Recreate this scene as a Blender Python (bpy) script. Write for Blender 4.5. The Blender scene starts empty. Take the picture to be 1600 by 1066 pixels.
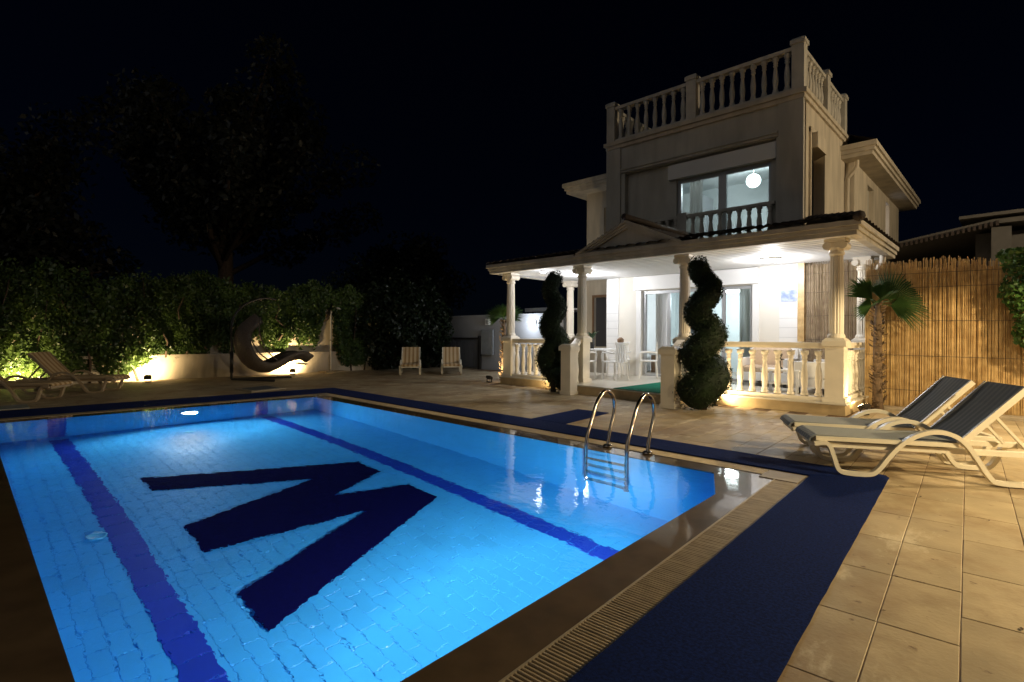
import bpy, math, random
import numpy as np
from mathutils import Vector, Matrix
random.seed(7); RNG = np.random.default_rng(11)
S = bpy.context.scene
COL = S.collection
R = math.radians

# ------------------------------------------------------------------ camera
cd = bpy.data.cameras.new('camera'); cam = bpy.data.objects.new('camera', cd); COL.objects.link(cam)
cd.sensor_width = 36.0; cd.lens = 830/1600*36; cd.shift_y = -9/1600; cd.clip_start = 0.05; cd.clip_end = 2000
_az, _ro = R(43.65), R(0.35)
_fw = Vector((-math.sin(_az), math.cos(_az), 0)); _rt = Vector((math.cos(_az), math.sin(_az), 0)); _up = Vector((0, 0, 1))
_r = _rt*math.cos(_ro) + _up*math.sin(_ro); _u = _up*math.cos(_ro) - _rt*math.sin(_ro)
cam.matrix_world = Matrix(((_r.x, _u.x, -_fw.x, 0), (_r.y, _u.y, -_fw.y, 0), (_r.z, _u.z, -_fw.z, 1.25), (0, 0, 0, 1)))
S.camera = cam

# ------------------------------------------------------------------ sky, moonlight, exposure
W = bpy.data.worlds.new('World'); S.world = W; W.use_nodes = True
nt = W.node_tree; bg = nt.nodes['Background']
sky = nt.nodes.new('ShaderNodeTexSky'); sky.sky_type = 'NISHITA'; sky.sun_disc = False
sky.sun_elevation = R(32); sky.sun_rotation = R(215); sky.air_density = 1.0; sky.dust_density = 0.3; sky.ozone_density = 4.0
tint = nt.nodes.new('ShaderNodeVectorMath'); tint.operation = 'MULTIPLY'; tint.inputs[1].default_value = (0.45, 0.62, 1.25)
nt.links.new(sky.outputs['Color'], tint.inputs[0]); nt.links.new(tint.outputs['Vector'], bg.inputs['Color']); bg.inputs['Strength'].default_value = 0.0004
sd = bpy.data.lights.new('moon', 'SUN'); sd.energy = 0.14; sd.angle = R(60); sd.color = (1.0, 0.96, 0.9)
moon = bpy.data.objects.new('moon', sd); COL.objects.link(moon)
moon.rotation_euler = Vector((-0.05, -0.85, 0.40)).to_track_quat('Z', 'Y').to_euler()
S.view_settings.view_transform = 'Standard'; S.view_settings.look = 'None'; S.view_settings.exposure = 0.0; S.view_settings.gamma = 1.0
S.view_settings.use_curve_mapping = False
S.cycles.caustics_reflective = False; S.cycles.caustics_refractive = False
S.cycles.max_bounces = 10; S.cycles.transmission_bounces = 8; S.cycles.transparent_max_bounces = 8
S.cycles.use_denoising = True
S.cycles.sample_clamp_indirect = 4.0

# ------------------------------------------------------------------ materials
MATS = {}
def mat(name, color, rough=0.6, metal=0.0, var=0.0, vscale=6.0, bump=0.0, bscale=40.0, color2=None, coat=0.0, rnd=0.0, emit=None, estr=0.0, spec=0.5, trans=0.0, detail=4.0, streak=0.0):
    m = bpy.data.materials.new(name); m.use_nodes = True; MATS[name] = m
    t = m.node_tree; b = t.nodes['Principled BSDF']
    b.inputs['Base Color'].default_value = (*color, 1); b.inputs['Roughness'].default_value = rough
    b.inputs['Metallic'].default_value = metal; b.inputs['Coat Weight'].default_value = coat; b.inputs['Coat Roughness'].default_value = 0.03
    b.inputs['Specular IOR Level'].default_value = spec; b.inputs['Transmission Weight'].default_value = trans
    tc = t.nodes.new('ShaderNodeNewGeometry')
    src = None
    if var > 0 or color2:
        n = t.nodes.new('ShaderNodeTexNoise'); n.inputs['Scale'].default_value = vscale; n.inputs['Detail'].default_value = detail
        t.links.new(tc.outputs['Position'], n.inputs['Vector'])
        cr = t.nodes.new('ShaderNodeValToRGB')
        c2 = color2 or tuple(max(0, c*(1-var)) for c in color)
        c1 = color if color2 else tuple(min(1, c*(1+var*0.6)) for c in color)
        cr.color_ramp.elements[0].position = 0.32; cr.color_ramp.elements[1].position = 0.68
        cr.color_ramp.elements[0].color = (*c2, 1); cr.color_ramp.elements[1].color = (*c1, 1)
        t.links.new(n.outputs['Fac'], cr.inputs['Fac']); src = cr.outputs['Color']
    if rnd > 0:
        oi = t.nodes.new('ShaderNodeObjectInfo'); mr = t.nodes.new('ShaderNodeMapRange')
        mr.inputs['To Min'].default_value = 1-rnd; mr.inputs['To Max'].default_value = 1+rnd*0.7
        t.links.new(oi.outputs['Random'], mr.inputs['Value'])
        mx = t.nodes.new('ShaderNodeVectorMath'); mx.operation = 'SCALE'
        if src: t.links.new(src, mx.inputs[0])
        else: mx.inputs[0].default_value = color
        t.links.new(mr.outputs['Result'], mx.inputs['Scale']); src = mx.outputs['Vector']
    if streak > 0:   # rain streaks and grime running down the face
        mp = t.nodes.new('ShaderNodeMapping'); mp.inputs['Scale'].default_value = (2.2, 2.2, 0.4); t.links.new(tc.outputs['Position'], mp.inputs['Vector'])
        n3 = t.nodes.new('ShaderNodeTexNoise'); n3.inputs['Scale'].default_value = 1.6; n3.inputs['Detail'].default_value = 6; t.links.new(mp.outputs['Vector'], n3.inputs['Vector'])
        r3 = t.nodes.new('ShaderNodeMapRange'); r3.inputs['From Min'].default_value = .35; r3.inputs['From Max'].default_value = .6; r3.inputs['To Min'].default_value = 1-streak; r3.inputs['To Max'].default_value = 1.0
        t.links.new(n3.outputs['Fac'], r3.inputs['Value'])
        m3 = t.nodes.new('ShaderNodeVectorMath'); m3.operation = 'SCALE'; t.links.new(src, m3.inputs[0]); t.links.new(r3.outputs['Result'], m3.inputs['Scale']); src = m3.outputs['Vector']
    if src: t.links.new(src, b.inputs['Base Color'])
    if bump > 0:
        n2 = t.nodes.new('ShaderNodeTexNoise'); n2.inputs['Scale'].default_value = bscale; n2.inputs['Detail'].default_value = 5
        t.links.new(tc.outputs['Position'], n2.inputs['Vector'])
        bp = t.nodes.new('ShaderNodeBump'); bp.inputs['Strength'].default_value = bump; bp.inputs['Distance'].default_value = 0.02
        t.links.new(n2.outputs['Fac'], bp.inputs['Height']); t.links.new(bp.outputs['Normal'], b.inputs['Normal'])
    if emit:
        b.inputs['Emission Color'].default_value = (*emit, 1); b.inputs['Emission Strength'].default_value = estr
    return m

def leaf_mat(name, c1, c2, rough=0.45, scale=3.0):
    m = mat(name, c1, rough, color2=c2, vscale=scale, spec=0.4)
    t = m.node_tree; b = t.nodes['Principled BSDF']
    tr = t.nodes.new('ShaderNodeBsdfTranslucent'); mx = t.nodes.new('ShaderNodeMixShader'); mx.inputs[0].default_value = 0.22
    lk = [l for l in t.links if l.to_socket == b.inputs['Base Color']][0].from_socket
    t.links.new(lk, tr.inputs['Color'])
    out = t.nodes['Material Output']
    t.links.new(b.outputs[0], mx.inputs[1]); t.links.new(tr.outputs[0], mx.inputs[2]); t.links.new(mx.outputs[0], out.inputs['Surface'])
    return m

def water_bump(t, normal_socket, dist=0.005, strength=0.45, scale=5.2):
    tc = t.nodes.new('ShaderNodeTexCoord')
    mp = t.nodes.new('ShaderNodeMapping'); mp.inputs['Rotation'].default_value = (0, 0, R(38)); mp.inputs['Scale'].default_value = (1, 1.5, 1)
    n = t.nodes.new('ShaderNodeTexNoise'); n.inputs['Scale'].default_value = scale; n.inputs['Detail'].default_value = 3.5; n.inputs['Roughness'].default_value = 0.55
    t.links.new(tc.outputs['Object'], mp.inputs['Vector']); t.links.new(mp.outputs['Vector'], n.inputs['Vector'])
    bp = t.nodes.new('ShaderNodeBump'); bp.inputs['Strength'].default_value = strength; bp.inputs['Distance'].default_value = dist
    t.links.new(n.outputs['Fac'], bp.inputs['Height']); t.links.new(bp.outputs['Normal'], normal_socket)

M = MATS
mat('plaster_white', (0.72, 0.69, 0.63), 0.85, var=0.05, vscale=1.5, bump=0.12, bscale=60)
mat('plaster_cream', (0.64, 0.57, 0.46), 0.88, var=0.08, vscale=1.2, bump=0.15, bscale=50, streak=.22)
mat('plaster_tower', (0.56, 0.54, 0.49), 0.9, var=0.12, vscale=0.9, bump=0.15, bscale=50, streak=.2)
mat('stone_white', (0.74, 0.68, 0.58), 0.55, var=0.06, vscale=5, bump=0.06, bscale=70)
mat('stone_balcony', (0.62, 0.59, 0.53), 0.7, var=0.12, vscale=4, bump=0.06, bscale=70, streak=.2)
mat('soffit_white', (0.78, 0.78, 0.77), 0.6, var=0.03, vscale=2)
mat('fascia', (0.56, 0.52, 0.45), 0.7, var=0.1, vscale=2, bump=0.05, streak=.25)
mat('clad_white', (0.78, 0.78, 0.78), 0.45, var=0.03, vscale=3)
mat('plinth_stone', (0.45, 0.34, 0.19), 0.75, var=0.2, vscale=4, bump=0.25, bscale=30)
mat('porch_tile', (0.62, 0.58, 0.5), 0.3, var=0.05, vscale=3)
mat('roof_tile', (0.045, 0.032, 0.028), 0.8, var=0.3, vscale=8)
mat('dark_frame', (0.05, 0.05, 0.055), 0.4)
mat('alu_frame', (0.42, 0.43, 0.45), 0.4, metal=0.3)
mat('brown_frame', (0.22, 0.13, 0.07), 0.6, var=0.1)
mat('inner_wall', (0.74, 0.78, 0.79), 0.8, var=0.03)
mat('inner_floor', (0.35, 0.3, 0.25), 0.5)
m = mat('paver', (0.42, 0.33, 0.205), 0.6, var=0.16, vscale=3.2, bump=0.12, bscale=45, rnd=0.16, detail=9)
t = m.node_tree; b_ = t.nodes['Principled BSDF']; src = [l for l in t.links if l.to_socket == b_.inputs['Base Color']][0].from_socket
ge = t.nodes.new('ShaderNodeNewGeometry')
def wear(scale, lo, hi, col, mapscale, prev, strength):   # blotches of wear with their own shape, laid over the stone colour
    mp = t.nodes.new('ShaderNodeMapping'); mp.inputs['Scale'].default_value = mapscale; mp.inputs['Rotation'].default_value = (0,0,.6); t.links.new(ge.outputs['Position'], mp.inputs['Vector'])
    n = t.nodes.new('ShaderNodeTexNoise'); n.inputs['Scale'].default_value = scale; n.inputs['Detail'].default_value = 8; n.inputs['Roughness'].default_value = .65; t.links.new(mp.outputs['Vector'], n.inputs['Vector'])
    mr = t.nodes.new('ShaderNodeMapRange'); mr.inputs['From Min'].default_value = lo; mr.inputs['From Max'].default_value = hi; mr.inputs['To Max'].default_value = strength; t.links.new(n.outputs['Fac'], mr.inputs['Value'])
    mx = t.nodes.new('ShaderNodeMixRGB'); mx.inputs['Color2'].default_value = (*col,1); t.links.new(mr.outputs['Result'], mx.inputs['Fac']); t.links.new(prev, mx.inputs['Color1']); return mx.outputs['Color']
src = wear(1.3, .47, .62, (0.25,0.165,0.085), (1,1,1), src, .8)
src = wear(3.2, .57, .66, (0.64,0.55,0.40), (1,.4,1), src, .7)
src = wear(11.0, .62, .70, (0.13,0.075,0.04), (1,1,1), src, .8)
t.links.new(src, b_.inputs['Base Color'])
mat('grout', (0.17, 0.095, 0.045), 0.9, color2=(0.05,0.028,0.014), vscale=5)
mat('ground_soil', (0.05, 0.045, 0.03), 0.95, var=0.3, vscale=1.0)
mat('grate_bar', (0.40, 0.32, 0.21), 0.55, var=0.18, vscale=10, rnd=0.08)
mat('grate_stone', (0.34, 0.28, 0.2), 0.6, var=0.15, vscale=7, bump=0.1)
mat('gully', (0.02, 0.017, 0.013), 0.9, var=0.2)
mat('carpet', (0.008, 0.030, 0.19), 0.95, color2=(0.003,0.010,0.065), vscale=70, bump=1.0, bscale=260, spec=0.1, detail=8)
mat('green_mat', (0.01, 0.16, 0.10), 0.95, var=0.15, vscale=90, bump=0.6, bscale=300, spec=0.1)
mat('pool_tile', (0.055, 0.43, 0.83), 0.35, var=0.07, vscale=2.5, rnd=0.05)
mat('pool_grout', (0.038, 0.33, 0.70), 0.8)
mat('pool_wall', (0.05, 0.42, 0.84), 0.35, var=0.05, vscale=2)
mat('pool_lane', (0.012, 0.045, 0.42), 0.35, var=0.06, vscale=4, rnd=0.08)
mat('pool_letter', (0.0035, 0.003, 0.05), 0.9, var=0.15, vscale=30, spec=0.05)
mat('pool_inlet', (0.12, 0.5, 0.75), 0.5)
mat('steel', (0.55, 0.5, 0.45), 0.18, metal=1.0)
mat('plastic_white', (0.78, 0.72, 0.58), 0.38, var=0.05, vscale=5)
mat('plastic_shaded', (0.36, 0.28, 0.19), 0.5, var=0.15, vscale=5)  # same white plastic, dim light of the far left painted into its colour
mat('white_chair', (0.8, 0.8, 0.8), 0.4)
mat('black_metal', (0.02, 0.018, 0.016), 0.4)
mat('wicker', (0.17, 0.135, 0.105), 0.6, var=0.4, vscale=45, bump=0.8, bscale=60)
mat('wall_render', (0.55, 0.47, 0.36), 0.9, var=0.1, vscale=1.5, bump=0.2, bscale=35, streak=.25)
mat('wall_grey', (0.30, 0.31, 0.33), 0.9, var=0.12, vscale=1.0, bump=0.2, bscale=35)
mat('panel_dark', (0.09, 0.10, 0.12), 0.7, var=0.1)
mat('board_grey', (0.22, 0.24, 0.26), 0.6, var=0.1)
mat('cushion', (0.55, 0.42, 0.30), 0.9, var=0.08, vscale=20, bump=0.2)
mat('pot', (0.35, 0.18, 0.1), 0.7)
mat('poster_blue', (0.16, 0.22, 0.5), 0.6, color2=(0.5, 0.57, 0.75), vscale=9)
mat('bark', (0.09, 0.06, 0.04), 0.9, var=0.3, vscale=12, bump=0.6, bscale=25)
mat('palm_fibre', (0.13, 0.085, 0.05), 0.95, var=0.45, vscale=14, bump=0.5, bscale=30)
mat('reed', (0.62, 0.44, 0.21), 0.4, color2=(0.40, 0.25, 0.10), vscale=9, spec=0.5)
mat('reed_grey', (0.34, 0.26, 0.17), 0.7, color2=(0.2, 0.14, 0.09), vscale=9)
mat('wire', (0.1, 0.08, 0.06), 0.6)
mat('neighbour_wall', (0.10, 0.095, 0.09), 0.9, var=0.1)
leaf_mat('hedge_leaf', (0.085, 0.14, 0.03), (0.03, 0.06, 0.015))
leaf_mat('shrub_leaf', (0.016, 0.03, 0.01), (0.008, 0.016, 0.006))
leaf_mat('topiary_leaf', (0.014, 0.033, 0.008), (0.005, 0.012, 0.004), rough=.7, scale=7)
leaf_mat('ivy_leaf', (0.07, 0.15, 0.03), (0.03, 0.07, 0.015))
leaf_mat('palm_leaf', (0.055, 0.115, 0.03), (0.03, 0.07, 0.02), scale=5)
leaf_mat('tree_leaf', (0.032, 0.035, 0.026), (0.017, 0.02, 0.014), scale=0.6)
for n_, c_, s_ in (('lamp_warm', (1.0, 0.78, 0.42), 60), ('lamp_white', (1.0, 0.98, 0.95), 14), ('lamp_cool', (0.82, 0.9, 1.0), 22), ('globe_glow', (0.9, 1.0, 1.0), 4.5), ('pool_glow', (0.75, 0.93, 1.0), 16), ('assumed_lamp_glow', (1.0, .75, .4), 12), ('window_glow', (.75, .8, .95), .35)):
    mat(n_, (0.8, 0.8, 0.8), 0.4, emit=c_, estr=s_)

m = mat('water', (1, 1, 1), 0.0)
t = m.node_tree; t.nodes.remove(t.nodes['Principled BSDF'])
gl = t.nodes.new('ShaderNodeBsdfGlass'); gl.inputs['IOR'].default_value = 1.333; gl.inputs['Roughness'].default_value = 0.0
gl.inputs['Color'].default_value = (0.93, 0.98, 1, 1)
t.links.new(gl.outputs[0], t.nodes['Material Output'].inputs['Surface']); water_bump(t, gl.inputs['Normal'])
m = mat('wet_ledge', (0.10, 0.068, 0.04), 0.5, var=0.25, vscale=5, coat=1.0)
b_ = m.node_tree.nodes['Principled BSDF']; b_.inputs['Coat IOR'].default_value = 1.35; b_.inputs['Coat Roughness'].default_value = 0.015; b_.inputs['Specular IOR Level'].default_value = 0.1
water_bump(m.node_tree, b_.inputs['Coat Normal'], 0.003, 0.25)
m = mat('glass', (1, 1, 1), 0.0)
t = m.node_tree; t.nodes.remove(t.nodes['Principled BSDF'])
tp = t.nodes.new('ShaderNodeBsdfTransparent'); go = t.nodes.new('ShaderNodeBsdfGlossy'); go.inputs['Roughness'].default_value = 0.02
fr = t.nodes.new('ShaderNodeFresnel'); fr.inputs['IOR'].default_value = 1.45; mx = t.nodes.new('ShaderNodeMixShader'); tp.inputs['Color'].default_value = (0.9, 0.95, 0.95, 1)
t.links.new(fr.outputs[0], mx.inputs[0]); t.links.new(tp.outputs[0], mx.inputs[1]); t.links.new(go.outputs[0], mx.inputs[2]); t.links.new(mx.outputs[0], t.nodes['Material Output'].inputs['Surface'])

def sling_mat(name, ca, cb, n):
    m = mat(name, ca, 0.8, bump=0.3, bscale=250)
    t = m.node_tree; b = t.nodes['Principled BSDF']
    tc = t.nodes.new('ShaderNodeTexCoord'); sx = t.nodes.new('ShaderNodeSeparateXYZ'); t.links.new(tc.outputs['Object'], sx.inputs[0])
    a = t.nodes.new('ShaderNodeMath'); a.operation = 'MULTIPLY'; a.inputs[1].default_value = n; t.links.new(sx.outputs['Y'], a.inputs[0])
    f = t.nodes.new('ShaderNodeMath'); f.operation = 'FRACT'; t.links.new(a.outputs[0], f.inputs[0])
    cr = t.nodes.new('ShaderNodeValToRGB'); cr.color_ramp.interpolation = 'CONSTANT'
    cr.color_ramp.elements[0].color = (*ca, 1); cr.color_ramp.elements[1].position = 0.55; cr.color_ramp.elements[1].color = (*cb, 1)
    t.links.new(f.outputs[0], cr.inputs[0]); t.links.new(cr.outputs[0], b.inputs['Base Color'])
    return m
sling_mat('sling_grey', (0.22, 0.235, 0.24), (0.31, 0.32, 0.315), 14)
sling_mat('sling_ochre', (0.60, 0.45, 0.26), (0.36, 0.21, 0.08), 7.8)

# ------------------------------------------------------------------ mesh helpers
class MB:
    def __init__(s): s.v = []; s.f = []
    def add(s, vs, fs):
        o = len(s.v); s.v += [tuple(x) for x in vs]; s.f += [tuple(i+o for i in f) for f in fs]; return s
    def box(s, x0, x1, y0, y1, z0, z1):
        return s.add([(x0,y0,z0),(x1,y0,z0),(x1,y1,z0),(x0,y1,z0),(x0,y0,z1),(x1,y0,z1),(x1,y1,z1),(x0,y1,z1)],
                     [(3,2,1,0),(4,5,6,7),(0,1,5,4),(1,2,6,5),(2,3,7,6),(3,0,4,7)])
    def cbox(s, x0, x1, y0, y1, z0, z1, b=0.01):   # box with chamfered top edges
        return s.add([(x0,y0,z0),(x1,y0,z0),(x1,y1,z0),(x0,y1,z0),(x0,y0,z1-b),(x1,y0,z1-b),(x1,y1,z1-b),(x0,y1,z1-b),
                      (x0+b,y0+b,z1),(x1-b,y0+b,z1),(x1-b,y1-b,z1),(x0+b,y1-b,z1)],
                     [(3,2,1,0),(0,1,5,4),(1,2,6,5),(2,3,7,6),(3,0,4,7),(4,5,9,8),(5,6,10,9),(6,7,11,10),(7,4,8,11),(8,9,10,11)])
    def prism(s, poly, z0, z1):
        n = len(poly)
        return s.add([(x,y,z0) for x,y in poly]+[(x,y,z1) for x,y in poly],
                     [tuple(range(n-1,-1,-1)), tuple(range(n,2*n))]+[(i,(i+1)%n,n+(i+1)%n,n+i) for i in range(n)])
    def prism_y(s, poly, y0, y1):  # polygon in xz
        n = len(poly)
        return s.add([(x,y0,z) for x,z in poly]+[(x,y1,z) for x,z in poly],
                     [tuple(range(n)), tuple(range(2*n-1,n-1,-1))]+[(i,n+i,n+(i+1)%n,(i+1)%n) for i in range(n)])
    def lathe(s, prof, cx=0, cy=0, seg=12, cap=True):
        vs = []; fs = []; k = len(prof)
        for r, z in prof:
            for i in range(seg):
                a = 2*math.pi*i/seg; vs.append((cx+r*math.cos(a), cy+r*math.sin(a), z))
        for j in range(k-1):
            for i in range(seg): fs.append((j*seg+i, j*seg+(i+1)%seg, (j+1)*seg+(i+1)%seg, (j+1)*seg+i))
        if cap: fs += [tuple(range(seg-1,-1,-1)), tuple(range((k-1)*seg, k*seg))]
        return s.add(vs, fs)
    def tube(s, path, rad, seg=8):
        P = [Vector(p) for p in path]; n = len(P); rad = [rad]*n if not hasattr(rad, '__len__') else rad
        vs = []; fs = []; prev = None
        for i in range(n):
            d = (P[min(i+1,n-1)]-P[max(i-1,0)]).normalized()
            if prev is None: u = d.orthogonal().normalized()
            else:
                u = prev-d*prev.dot(d); u = u.normalized() if u.length > 1e-6 else d.orthogonal().normalized()
            prev = u; w = d.cross(u)
            for k in range(seg):
                a = 2*math.pi*k/seg; vs.append(P[i]+(u*math.cos(a)+w*math.sin(a))*rad[i])
        for i in range(n-1):
            for k in range(seg): fs.append((i*seg+k, i*seg+(k+1)%seg, (i+1)*seg+(k+1)%seg, (i+1)*seg+k))
        fs += [tuple(range(seg-1,-1,-1)), tuple(range((n-1)*seg, n*seg))]
        return s.add(vs, fs)
    def ribbon(s, path, y0, y1, h):   # strip of thickness h swept along a path in the xz plane, between y0 and y1
        n = len(path); vs = []
        for i in range(n):
            a = Vector(path[max(i-1,0)]); c = Vector(path[min(i+1,n-1)]); d = (c-a).normalized(); nn = Vector((-d.y, d.x))*h/2
            p = Vector(path[i])
            for q, y in ((p-nn,y0),(p-nn,y1),(p+nn,y1),(p+nn,y0)): vs.append((q.x,y,q.y))
        fs = [(0,1,2,3), tuple((n-1)*4+k for k in (3,2,1,0))]
        for i in range(n-1):
            for k in range(4): fs.append((i*4+k, (i+1)*4+k, (i+1)*4+(k+1)%4, i*4+(k+1)%4))
        return s.add(vs, fs)
    def mesh(s, name, mt, smooth=False):
        me = bpy.data.meshes.new(name); me.from_pydata(s.v, [], s.f); me.validate(); me.materials.append(M[mt])
        if smooth: me.polygons.foreach_set('use_smooth', [True]*len(me.polygons))
        me.update(); return me
    def build(s, name, mt, parent=None, smooth=False, **kw):
        return link(name, s.mesh(name, mt, smooth), parent, **kw)

def link(name, me, parent=None, loc=None, rz=None, label=None, cat=None, group=None, kind=None):
    o = bpy.data.objects.new(name, me); COL.objects.link(o)
    if parent: o.parent = parent
    if loc is not None: o.location = loc
    if rz is not None: o.rotation_euler = (0, 0, rz)
    for k, v in (('label', label), ('category', cat), ('group', group), ('kind', kind)):
        if v: o[k] = v
    return o
def thing(name, label, cat, loc=(0,0,0), rz=0, group=None): return link(name, None, None, loc, rz, label, cat, group)
def smooth_path(pts, n=6):
    P = [Vector(p) for p in pts]; out = []
    for i in range(len(P)-1):
        a = P[max(i-1,0)]; b = P[i]; c = P[i+1]; d = P[min(i+2,len(P)-1)]
        for k in range(n):
            u = k/n; out.append(0.5*((2*b)+(c-a)*u+(2*a-5*b+4*c-d)*u*u+(3*b-a-3*c+d)*u**3))
    out.append(P[-1]); return out
def copy_tree(o, parent=None):
    c = o.copy(); COL.objects.link(c); c.parent = parent
    for ch in list(o.children): copy_tree(ch, c)
    return c
def leaves_mesh(name, mt, pos, nrm, size, jitter=0.7, aspect=0.55):
    """many small four-sided leaves, one mesh; pos (n,3), nrm (n,3)"""
    n = len(pos); nr = nrm + RNG.normal(0, jitter, (n,3)); nr /= np.linalg.norm(nr, axis=1, keepdims=True)+1e-9
    a = RNG.normal(size=(n,3)); u = np.cross(nr, a); u /= np.linalg.norm(u, axis=1, keepdims=True)+1e-9; w = np.cross(nr, u)
    sz = (size*RNG.uniform(0.6, 1.35, n))[:,None]
    q = np.stack([pos-u*sz, pos+w*sz*aspect*0.9-nr*sz*0.12, pos+u*sz, pos-w*sz*aspect-nr*sz*0.12], 1).reshape(-1,3)
    me = bpy.data.meshes.new(name); me.vertices.add(4*n); me.vertices.foreach_set('co', q.astype(np.float32).ravel())
    me.loops.add(4*n); me.loops.foreach_set('vertex_index', np.arange(4*n, dtype=np.int32))
    me.polygons.add(n); me.polygons.foreach_set('loop_start', np.arange(0,4*n,4,dtype=np.int32))
    me.materials.append(M[mt]); me.update(calc_edges=True); me.validate(); return me
def wall_y(mb, x0, x1, y0, y1, z0, z1, holes):  # wall slab facing -y with rectangular holes (x0,x1,z0,z1)
    xs = sorted({x0,x1,*[h[0] for h in holes],*[h[1] for h in holes]}); zs = sorted({z0,z1,*[h[2] for h in holes],*[h[3] for h in holes]})
    for i in range(len(xs)-1):
        run = None
        for j in range(len(zs)-1):
            cx, cz = (xs[i]+xs[i+1])/2, (zs[j]+zs[j+1])/2
            hole = any(h[0]<cx<h[1] and h[2]<cz<h[3] for h in holes)
            if hole:
                if run is not None: mb.box(xs[i],xs[i+1],y0,y1,run,zs[j]); run = None
            elif run is None: run = zs[j]
        if run is not None: mb.box(xs[i],xs[i+1],y0,y1,run,zs[-1])
    return mb
def lamp(name, kind, energy, color, loc, parent=None, size=0.05, aim=None, spot=None, blend=0.6):
    d = bpy.data.lights.new(name, kind); d.energy = energy; d.color = color
    if kind in ('POINT','SPOT'): d.shadow_soft_size = size
    if kind == 'SPOT': d.spot_size = R(spot); d.spot_blend = blend
    if kind == 'AREA': d.shape = 'DISK'; d.size = size
    o = bpy.data.objects.new(name, d); COL.objects.link(o); o.location = loc
    if aim is not None: o.rotation_euler = (Vector(loc)-Vector(aim)).to_track_quat('Z','Y').to_euler()
    if parent: o.parent = parent
    return o

# ================================================================== SETTING: ground, deck, pool
# rings of the pool, corners in order near, right(house side), far, left
BLUE = [(-1.58,.30),(-1.78,4.83),(-10.2,4.965),(-10.2,.33)]
GIN  = [(-1.28,.02),(-1.56,5.08),(-10.45,5.24),(-10.45,.05)]
GOUT = [(-1.07,-.18),(-1.355,5.29),(-10.65,5.46),(-10.65,-.15)]
BLUE_C = [(-1.58,.30),(-1.745,4.19),(-2.03,4.834),(-10.2,4.965),(-10.2,.33)]
def ring(mb, outer, inner, z):
    n = len(outer)
    return mb.add([(x,y,z) for x,y in outer]+[(x,y,z) for x,y in inner], [(i,(i+1)%n,n+(i+1)%n,n+i) for i in range(n)])
BIG = [(300,-300),(300,300),(-300,300),(-300,-300)]
DECK = [(6,-5),(6,13.4),(-18.5,13.4),(-18.5,-5)]
ring(MB(), BIG, GOUT, -0.06).build('ground', 'ground_soil', kind='structure')
deck = ring(MB(), DECK, GOUT, -0.0035).build('deck', 'grout', kind='structure')
# pavers 0.28 x 0.60 in running bond, turned 3 degrees like the pool's right edge
pv = MB().cbox(-.1388,.1388,-.2975,.2975,-.013,0,.0025).mesh('paver', 'paver')
pvs = []
def inside(p, poly):
    return all((poly[(i+1)%4][0]-poly[i][0])*(p[1]-poly[i][1])-(poly[(i+1)%4][1]-poly[i][1])*(p[0]-poly[i][0]) > 0 for i in range(4))
ca, sa = math.cos(R(3)), math.sin(R(3))
for i in range(-66, 24):
    off = random.choice((0, .3, .1, .42, .2))
    for j in range(-20, 18):
        lx, ly = i*.281-.05, j*.600+off
        x, y = -.6+ca*lx-sa*(ly), 4+sa*lx+ca*(ly)
        if not(-18.2<x<5.5 and -4.5<y<12.9): continue
        if -9.7<x<-1.95 and y>9.6: continue
        if -7<x<-4.55 and y>9.45: continue
        if any(inside((x+ca*a-sa*b, y+sa*a+ca*b), GOUT) for a in (-.15,0,.15) for b in (-.31,-.1,.1,.31)): continue
        d = (x*-.69+y*.7236); l = x*.7236+y*.69
        vis = d > .8 and abs(l) < d*1.02
        pvs.append((0 if vis else 1, math.hypot(x,y), x, y))
pvs.sort()
for k, (v_, d_, x, y) in enumerate(pvs[:300]):
    link('paver', pv, deck, (x, y, random.uniform(-.0022,.0008)), R(3)+random.uniform(-.006,.006))
far = MB()
for v_, d_, x, y in pvs[300:]:
    q = [(x+ca*a-sa*b, y+sa*a+ca*b) for a, b in ((-.1385,-.296),(.1385,-.296),(.1385,.296),(-.1385,.296))]
    z = random.uniform(-.0022,.0008); far.prism(q, -.013, z)
far.build('paving_beyond', 'paver', deck, kind='stuff')

# pool basin
D = 1.68
pool = link('swimming_pool', None, kind='structure')
n = len(BLUE_C)
bw = MB()
bw.add([(x,y,-.03) for x,y in BLUE_C]+[(x,y,-D) for x,y in BLUE_C], [(i,n+i,n+(i+1)%n,(i+1)%n) for i in range(n)])
bw.build('basin_wall', 'pool_wall', pool)
MB().add([(x,y,-D) for x,y in BLUE], [(0,1,2,3)]).build('basin_floor', 'pool_grout', pool)
# wet ledge between basin and grate (five-sided inner edge because the right corner is cut)
lg = MB()
lin = [(-1.58,.30),(-1.745,4.19),(-2.03,4.834),(-10.2,4.965),(-10.2,.33)]; lout = [GIN[0], GIN[1], GIN[1], GIN[2], GIN[3]]
vs = [(x,y,-.006) for x,y in lin]+[(x,y,-.006) for x,y in GIN]+[(x,y,-.05) for x,y in lin]
lg.add(vs, [(0,5,6,1),(1,6,2),(2,6,7,3),(3,7,8,4),(4,8,5,0)]+[(i,(i+1)%5,10+(i+1)%5,10+i) for i in range(5)])
lg.build('ledge', 'wet_ledge', pool)
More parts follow.
